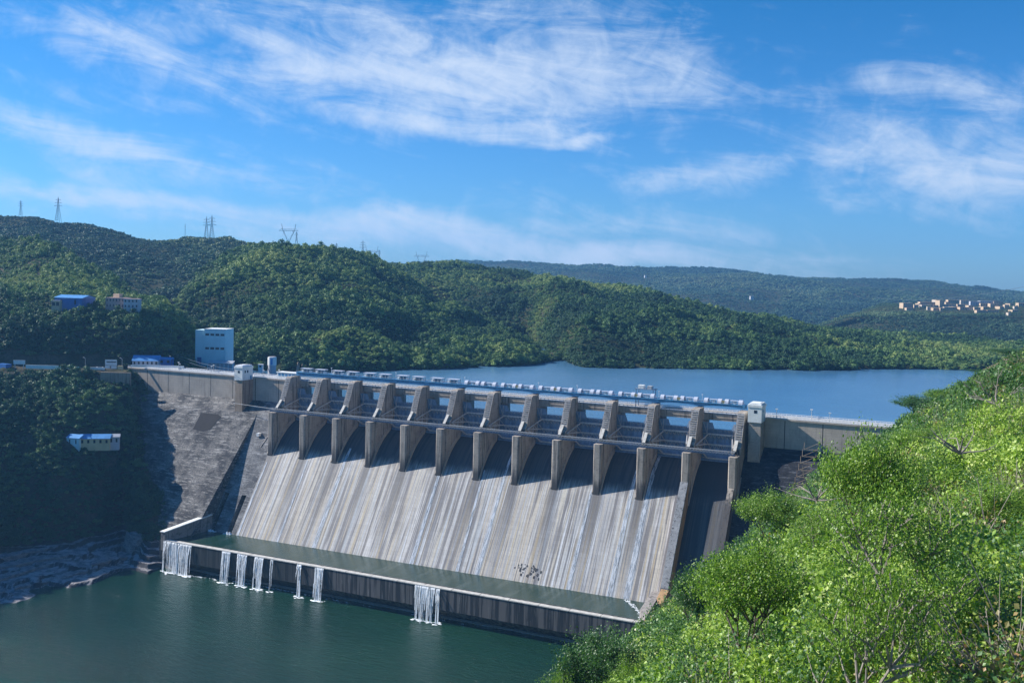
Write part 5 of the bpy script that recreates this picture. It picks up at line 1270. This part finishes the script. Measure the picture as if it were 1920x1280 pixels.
for (u, vt, vb, d, lab) in ((160, 670, 691, 655, 'grey lamp post on the hill road left of the notice board'), (229, 671, 690, 650, 'lamp post with bent arm at the dam end'), (322, 668, 690, 660, 'dark pole right of the small blue shed')):
    p0, h = PD(u, vb, d), (vb-vt)*d/F_PX; t = empty('road_lamp', tuple(p0), lab, 'lamp post', 'lamp posts on the left road')
    m = MB(); m.bar((0, 0, -1), (0, 0, h-.8), .25, n=6); m.bar((0, 0, h-.8), (-1.2, 0, h), .2); o = m.build('pole', M_TRUSS if u < 300 else M_DARK); o.parent = t; o.location = (0, 0, 0)
    o = MB().box(-2, -1.1, -.2, .2, h-.1, h+.12).build('lamp_head', M_WHITE); o.parent = t
# intake cylinder in the reservoir and its footbridge
ic = empty('intake_cylinder', tuple(PUZ(512, 727, LAKE)), 'white round intake tower standing in the reservoir behind the deck cabin', 'tower')
for nm, mt, r_, z0, z1 in (('base', M_GREY, 2.9, -6, 6.2), ('drum', M_WHITEC, 3.1, 6.2, 11.8), ('cap', M_GREY, 2.6, 11.8, 12.2)): o = MB().cyl((0, 0), r_, z0, z1, 24).build(nm, mt); o.parent = ic; o.location = (0, 0, 0)
o = MB().box(.1, 1.6, -3.16, -2.6, 6.6, 11.2).build('blue_panel', M_BLUER); o.parent = ic; o.rotation_euler.z = RZ-.2
a, b = PUZ(438, 724, 99), PUZ(512, 727, 98.7); tag(MB().bar(a, b, .8, .5).build('access_bridge', M_DARK), 'thin dark footbridge leading to the white round intake tower', 'footbridge')
p = PD(545, 692, 700); bt = empty('canopy_boat', (p[0], p[1], LAKE), 'boat under a bright blue canopy moored behind the first pier', 'boat', None, RZ)
for nm, mt, pr in (('canopy', M_BLUEB, [(-2, 3.2), (0, 4.2), (2, 3.2), (0, 3.5)]), ('hull', M_RUSTS, [(-1.5, -.3), (-2, .9), (2, .9), (1.5, -.3)])): o = MB().prism(pr, -4, 4).build(nm, mt); o.parent = bt; o.location = (0, 0, 0)
for x in (-3.6, 3.6): o = MB().box(x-.1, x+.1, -.1, .1, .9, 3.6).build('post', M_TRUSS); o.parent = bt
p = PD(496, 693, 706); bt = empty('moored_boat', (p[0], p[1], LAKE), 'small white boat moored near the rusty tower', 'boat', None, RZ)
o = MB().add([(-4, -1, .1), (3, -1, .1), (4.8, 0, .3), (3, 1, .1), (-4, 1, .1), (-4, -1.3, 1.1), (3, -1.3, 1.2), (5.4, 0, 1.6), (3, 1.3, 1.2), (-4, 1.3, 1.1)], [(0, 1, 6, 5), (1, 2, 7, 6), (2, 3, 8, 7), (3, 4, 9, 8), (4, 0, 5, 9), (5, 6, 7, 8, 9)]).build('hull', M_WHITEC); o.parent = bt
o = MB().box(-2.5, 1, -.9, .9, 1.1, 2.6).build('cabin', M_GLASSD); o.parent = bt
# far township
M_TAN = plain('pale_tan_render', (.55, .46, .37), .8, .12, .2)
town = [(1692.5, 1713, 568, 578, 0), (1714, 1722, 571, 577, 0), (1725, 1753, 566, 573, 0), (1728, 1748, 571.5, 577, 1), (1739, 1748, 575, 581, 1), (1749, 1767, 577, 581.5, 0), (1761, 1771, 563, 575, 0), (1754, 1762, 562, 567, 1),
        (1771, 1792, 575.5, 580, 0), (1771, 1792, 570.5, 574.5, 1), (1778, 1800, 562, 566.5, 0), (1802, 1819, 563, 570, 1), (1796, 1815, 570.5, 574, 0), (1820, 1837, 565, 572, 2), (1838, 1862, 564.5, 568.5, 2), (1839, 1856, 568.5, 574, 0),
        (1857, 1872, 569, 575.5, 0), (1813, 1822, 576, 580, 1), (1827, 1838, 576, 581, 0), (1832, 1850, 581.5, 585, 3), (1852, 1872, 581.5, 585, 3), (1884, 1892, 571, 577, 0), (1910, 1924, 568, 573, 0), (1898, 1910, 581, 584.5, 0), (1890.5, 1894.5, 586, 591, 1), (1902, 1908, 574, 579, 1)]
adj = ['cream', 'pale', 'grey lilac', 'orange roofed']
order = ['leftmost block of the far township', 'small block just right of the leftmost', 'long upper block left of the tall tower block', 'block under the long upper one', 'block on the slope below the town front', 'low front block left of centre',
         'tall tower block, highest in the township', 'low block on the skyline behind the tall tower block', 'long low front block right of the tower block', 'middle row block right of the tower block', 'rear row block right of the tower block', 'rear block near the town centre',
         'low middle block near the town centre', 'broad shaded block right of centre', 'long rear block at the right', 'middle block right of the shaded one', 'block at the right end of the dense town', 'small front house right of centre', 'front house in trees right of centre',
         'long low front building, left one', 'long low front building, right one', 'house standing apart right of the town', 'house at the right picture edge on the shelf', 'low house in the trees at the far right', 'tiny white shrine below the town', 'small house between the right hand trees']
town += [(1700, 1712, 577, 581, 3), (1722, 1730, 569, 573.5, 0), (1749, 1760, 572, 577, 3), (1763, 1772, 577, 582, 0), (1773, 1783, 566, 570.5, 3), (1786, 1798, 575, 579, 0), (1800, 1812, 575.5, 580, 3), (1816, 1826, 572.5, 577, 0), (1843, 1853, 575, 580, 0), (1864, 1880, 565, 569, 3), (1874, 1883, 574.5, 579, 0), (1893, 1901, 569, 573, 3)]
order += ['house below the leftmost town block', 'house above the leftmost gap in the town', 'house in the middle of the left cluster', 'house in front of the foot of the tower block', 'house behind and right of the tower block', 'house on the slope right of the long front block', 'house in the front row at the town centre', 'house between the two shaded rear blocks', 'house in front of the right cluster', 'long rear house behind the right end of town', 'house just past the right end of the dense town', 'single rear house above the scattered right houses']
for (u0, u1, v0, v1, c), lab in zip(town, order):
    d = float(np.interp(v1, [566, 592], [2180, 1820]))
    house('town_house', u0, u1, v0, v1+.6, d, adj[c]+' '+lab, 'house', [M_CREAM, M_TAN, M_GREY, M_CREAM][c], [M_CREAM, M_CREAM, M_GREY, M_TILE][c], 0.25*math.sin(u0), 14, (max(2, int((u1-u0)/3.5)), max(1, int((v1-v0)/3))), .35, 0, 'houses of the far township', None, .5)
for (u0, u1, v0, v1, d, lab) in ((1407, 1414, 555, 560, 3050, 'lone white building on the far forested slope right of centre'), (1209, 1213, 516, 519, 3500, 'tiny white building high on the far plateau'), (1640, 1647, 575, 578, 2300, 'small white building left of the far township')):
    house('lone_house', u0, u1, v0, v1, d, lab, 'house', M_GREY, M_GREY, .2, 8, (2, 1), .4, 0)

# ------------------------------------------------------------------ pylons and cables
M_PYL = plain('galvanised_steel', (.13, .17, .22), .5, .2, .5, .4)
def pylon(u, vt, vb, d, kind, label):
    p = PD(u, vb, d); h = (vb-vt)*d/F_PX; h = max(h, 4); t = empty('pylon', tuple(p), label, 'pylon', 'pylons on the skyline', RZ); k = max(h/34, .35)
    def B(mb, nm): o = mb.build(nm, M_PYL); o.parent = t; o.location = (0, 0, 0)
    th = .34*max(.7, k)
    m = MB()
    if kind == 'n':
        w0, w1 = h*.10, h*.02
        for sx, sy in ((1, 1), (1, -1), (-1, 1), (-1, -1)): m.bar((sx*w0, sy*w0, -3), (sx*w1*1.4, sy*w1*1.4, h*.6), th); m.bar((sx*w1*1.4, sy*w1*1.4, h*.6), (0, 0, h), th*.8)
        for j in range(7):
            a, b = j/7*.6*h, (j+1)/7*.6*h; wa, wb = w0+(w1*1.4-w0)*(a/(.6*h)), w0+(w1*1.4-w0)*(b/(.6*h)); m.bar((-wa, -wa, a), (wb, -wb, b), th*.6); m.bar((wa, -wa, a), (-wb, -wb, b), th*.6)
        B(m, 'mast')
        for z, w in ((.62, .17), (.74, .145), (.86, .12)): m = MB(); m.bar((-h*w, 0, h*z), (h*w, 0, h*z), th*.9); m.bar((-h*w, 0, h*z), (0, 0, h*(z+.055)), th*.6); m.bar((h*w, 0, h*z), (0, 0, h*(z+.055)), th*.6); B(m, 'crossarm')
    elif kind == 'v':
        for s in (-1, 1):
            for y in (-.4, .4): m.bar((0, y, -2), (s*h*.34, y, h*.62), th); m.bar((s*h*.34, y, h*.62), (s*h*.42, y, h), th*.9)
            for j in range(4): a, b = j/4, (j+1)/4; m.bar((s*h*.34*a, 0, h*.62*a), (s*h*.34*b-s*h*.05, 0, h*.62*b), th*.6)
            m.bar((s*h*.2, 0, h*.62), (s*h*.34, 0, h*.35), th*.7)
        B(m, 'mast'); m = MB(); m.bar((-h*.56, 0, h*.60), (h*.56, 0, h*.60), th*1.1); m.bar((-h*.42, 0, h*.70), (h*.42, 0, h*.70), th*.8)
        for s in (-1, 1): m.bar((s*h*.56, 0, h*.60), (s*h*.38, 0, h*.75), th*.8)
        for j in range(8): x = h*(-.42+.105*j); m.bar((x, 0, h*.6), (x+h*.0525, 0, h*.7), th*.5); m.bar((x+h*.0525, 0, h*.7), (x+h*.105, 0, h*.6), th*.5)
        B(m, 'crossarm')
    else:
        m.bar((0, 0, -3), (0, 0, h), th*1.6); B(m, 'mast'); m = MB(); m.bar((-h*.06, 0, h*.8), (h*.06, 0, h*.8), th); B(m, 'crossarm')
    return t
for a in [(39, 375, 404, 1380, 'n', 'lattice pylon furthest left on the skyline'), (109, 369, 414, 1380, 'n', 'tall lattice pylon, second from the left on the skyline'), (347, 420, 444, 1380, 'p', 'slim mast left of the twin pylons'),
          (387, 406, 450, 1370, 'n', 'left one of the twin pylons'), (397, 403, 452, 1340, 'n', 'right, slightly taller one of the twin pylons'), (541, 420, 452, 1105, 'v', 'wide v shaped pylon on the summit of the central hill'),
          (556, 434, 452, 1250, 'n', 'small pylon just right of the v shaped one on the summit'), (631, 455, 472, 1300, 'n', 'small pylon on the falling skyline right of the summit'), (680, 450, 487, 1500, 'n', 'lattice pylon left of the two legged v pylon on the ridge'),
          (697, 461, 489, 1490, 'v', 'v shaped pylon beside the lattice one on the ridge'), (711, 468, 489, 1500, 'n', 'slim pylon right of the ridge v pylon'), (790, 471, 496, 1460, 'v', 'lone v shaped pylon furthest right on the near ridge'),
          (912, 492, 503, 3900, 'v', 'tiny v pylon where the far plateau begins'), (892, 493, 503, 3900, 'n', 'tiny lattice pylon left of the tiny v pylon'), (72, 489, 520, 940, 'p', 'white topped mast on the lit hillside above the blue hall')]: pylon(*a)
def cable(pts, r, label, sag=0):
    a, b = [np.array(p) for p in pts]; q = [a+(b-a)*t+np.array([0, 0, -4*sag*t*(1-t)]) for t in np.linspace(0, 1, 24)]
    m = MB(); m.tube(q, r, 4); return tag(m.build('power_line', M_PYL), label, 'power line', 'power lines')
cable((PD(1640, 557, 1250), PD(2010, 518, 620)), .10, 'power line rising to the right edge over the far shelf', 8)
cable((PD(318, 659, 712), PD(446, 693, 596)), .10, 'upper cable sloping down to the rusty tower', 2)
cable((PD(318, 662, 712), PD(446, 696, 596)), .10, 'lower cable sloping down to the rusty tower', 3)

# ------------------------------------------------------------------ rocks at the waterline
def mat_rock():
    t = NT('stratified_rock'); v = t.coord(scale=(1, 1, 3)); n = t.noise(v, .35, 7, .7); n2 = t.noise(v, 1.5, 5, .7)
    c = t.mix(t.rampf(n, .38, .62), (.36, .34, .34), (.17, .16, .17)); c = t.mix(t.math('MULTIPLY', t.rampf(n2, .5, .62), .7), c, (.08, .08, .085)); t.bump(n2, .8, .5); return t.fin(c, .9, .2)
M_ROCK = mat_rock()
def slab(line, z, depth, th, seed, label):
    """a rock ledge: front edge through survey points, running back depth metres"""
    r = np.random.default_rng(seed); P_ = [np.array(cast(B_BANK, max(u, -250), v) or PZ(u, v, z))+np.array([0, 0, 1.0]) for u, v in line]; zt = float(np.mean([q[2] for q in P_])); L = []
    for q in P_: q[2] = q[2]*.8+zt*.2
    for i in range(len(P_)-1):
        for t in np.linspace(0, 1, 7)[:-1]: L.append(P_[i]*(1-t)+P_[i+1]*t)
    L.append(P_[-1]); L = np.array(L); n = len(L); back = np.array([-.8, .6, 0]); V = []
    env = np.sin(np.linspace(.15, math.pi-.1, n))**.5
    jit = r.normal(0, .45, (n, 3))*np.array([1, 1, .12])
    for row, (f, dz) in enumerate(((0, -th), (-.05, -.25), (.06, 0), (.5, .25), (1, .1), (1.02, -th))):
        V += [tuple(L[i]+jit[i]*(1 if row < 4 else .5)+back*depth*f*env[i]*(1+.15*math.sin(i*1.7+seed))+np.array([0, 0, dz+.15*math.sin(i*2.1+seed+row)])) for i in range(n)]
    F_ = [(k*n+i, k*n+i+1, (k+1)*n+i+1, (k+1)*n+i) for k in range(5) for i in range(n-1)]; F_ += [tuple(k*n for k in range(6)), tuple(k*n+n-1 for k in range(5, -1, -1))]
    return tag(MB().add(V, F_).build('rock_ledge', M_ROCK), label, 'rock', 'pale rock ledges at the left waterline')
slab([(-120, 1135), (-20, 1122), (10, 1108)], 1.0, 10, 3, 1, 'lowest rock ledge at the left picture edge by the water')
slab([(28, 1106), (90, 1093), (140, 1078), (182, 1066)], 1.8, 8, 4, 2, 'long pale ledge nearest the water, pointing right')
slab([(-100, 1105), (0, 1088), (70, 1068), (135, 1050)], 4.0, 9, 4, 3, 'second pale rock step above the water at left')
slab([(-80, 1082), (10, 1065), (70, 1052), (128, 1042)], 6.2, 8, 3.5, 4, 'third pale rock step above the water at left')
slab([(5, 1048), (60, 1036), (112, 1026)], 9.5, 7, 3.5, 5, 'highest pale ledge under the dark scrub at left')
slab([(168, 1062), (205, 1052), (240, 1048)], 2.5, 7, 5, 6, 'dark blocky ledge between the long ledge and the boulder')
# big rock block next to the pool wall
r = np.random.default_rng(12); n = 26; G = np.zeros((12, n, 3))
for i in range(12):
    for j in range(n):
        t = j/(n-1); a = math.pi*(1.05+.95*t)*1.0; e = i/11
        G[i, j] = (-56+11*math.cos(a)*(1-.12*e)+1.2*fbm(i*.4, j*.35, 3), -63+7.5*math.sin(a)*(1-.15*e)+1.5*fbm(i*.5+9, j*.4, 3), -3+20*e+1.0*fbm(i*.3, j*.5+5, 3))
top_ = G[-1].mean(0)+np.array([0, 3, .8]); V = [tuple(p) for p in G.reshape(-1, 3)]+[tuple(top_)]
F_ = [(i*n+j, i*n+j+1, (i+1)*n+j+1, (i+1)*n+j) for i in range(11) for j in range(n-1)]+[(11*n+j, 11*n+j+1, 12*n) for j in range(n-1)]
tag(MB().add(V, F_).build('boulder', M_ROCK), 'big blunt grey rock between the ledges and the pool wall', 'rock')
p = PZ(266, 984, 17); sb = tag(MB().add([(-3, -2, 0), (3.2, -2.2, .2), (3.6, 1.6, .3), (-2.4, 2, 0), (-2.2, -1.4, 1.7), (2.2, -1.6, 2.1), (2.6, 1.2, 2.2), (-1.6, 1.4, 1.6)], [(0, 1, 5, 4), (1, 2, 6, 5), (2, 3, 7, 6), (3, 0, 4, 7), (4, 5, 6, 7)]).build('pale_stone', M_WALL), 'pale flat stone above the big grey rock', 'rock'); sb.location = tuple(p)
a = PZ(291, 1033, 8.5); b = PZ(276, 1064, RIV+.1); m = MB(); q = [np.array([a[0]+(b[0]-a[0])*t, a[1]+(b[1]-a[1])*t, a[2]-(a[2]-b[2])*t**2]) for t in np.linspace(0, 1, 9)]
jt = empty('water_jet', tuple(b), 'thin arc of water spouting from the rock beside the left waterfall', 'waterfall')
m.tube(q, [.16+.03*k for k in range(9)], 6); m.build('spout', M_FOAM, jt); f = MB(); f.add([(b[0]+1.6*math.cos(t), b[1]+.7*math.sin(t), RIV+.05) for t in np.linspace(0, 6.28, 9)[:-1]]+[(b[0], b[1], RIV+.2)], [(i, (i+1) % 8, 8) for i in range(8)]); f.build('foam', M_FOAM, jt)
# dark lakeshore rocks behind the first hoists
for k, (u, s_) in enumerate(((559, 1.0), (567, .8), (574, .7))):
    p = PZ(u, 696, LAKE); r = np.random.default_rng(k); m = MB(); V = []; 
    for i in range(5):
        for j in range(8): a = j/8*6.28; e = i/4; V.append(((1.9-1.2*e)*math.cos(a)*s_*(1+r.normal(0, .1)), (2-1.2*e)*math.sin(a)*s_*(1+r.normal(0, .1)), -1+7.5*e*s_))
    V.append((0, 0, 7*s_)); m.add(V, [(i*8+j, i*8+(j+1) % 8, (i+1)*8+(j+1) % 8, (i+1)*8+j) for i in range(4) for j in range(8)]+[(32+j, 32+(j+1) % 8, 40) for j in range(8)])
    o = tag(m.build('shore_rock', M_RUSTS), ['tallest brown shore rock behind the first hoists', 'middle brown shore rock behind the first hoists', 'smallest brown shore rock behind the first hoists'][k], 'rock', 'brown rocks at the reservoir edge'); o.location = tuple(p)
# haze
def haze():
    m = MB(); m.box(-3200, 4600, -900, 5600, -13.5, 420); o = m.build('haze', None); tag(o, 'thin blue air over the whole valley', None, None, 'stuff')
    mt = bpy.data.materials.new('haze'); mt.use_nodes = True; n = mt.node_tree; n.nodes.clear(); out = n.nodes.new('ShaderNodeOutputMaterial'); v = n.nodes.new('ShaderNodeVolumePrincipled')
    v.inputs['Density'].default_value = .00009; v.inputs['Color'].default_value = (.22, .55, 1.0, 1); v.inputs['Anisotropy'].default_value = .2
    n.links.new(v.outputs[0], out.inputs['Volume']); o.data.materials.append(mt)
haze()
SC.cycles.volume_bounces = 0; SC.cycles.max_bounces = 8; SC.cycles.transparent_max_bounces = 16
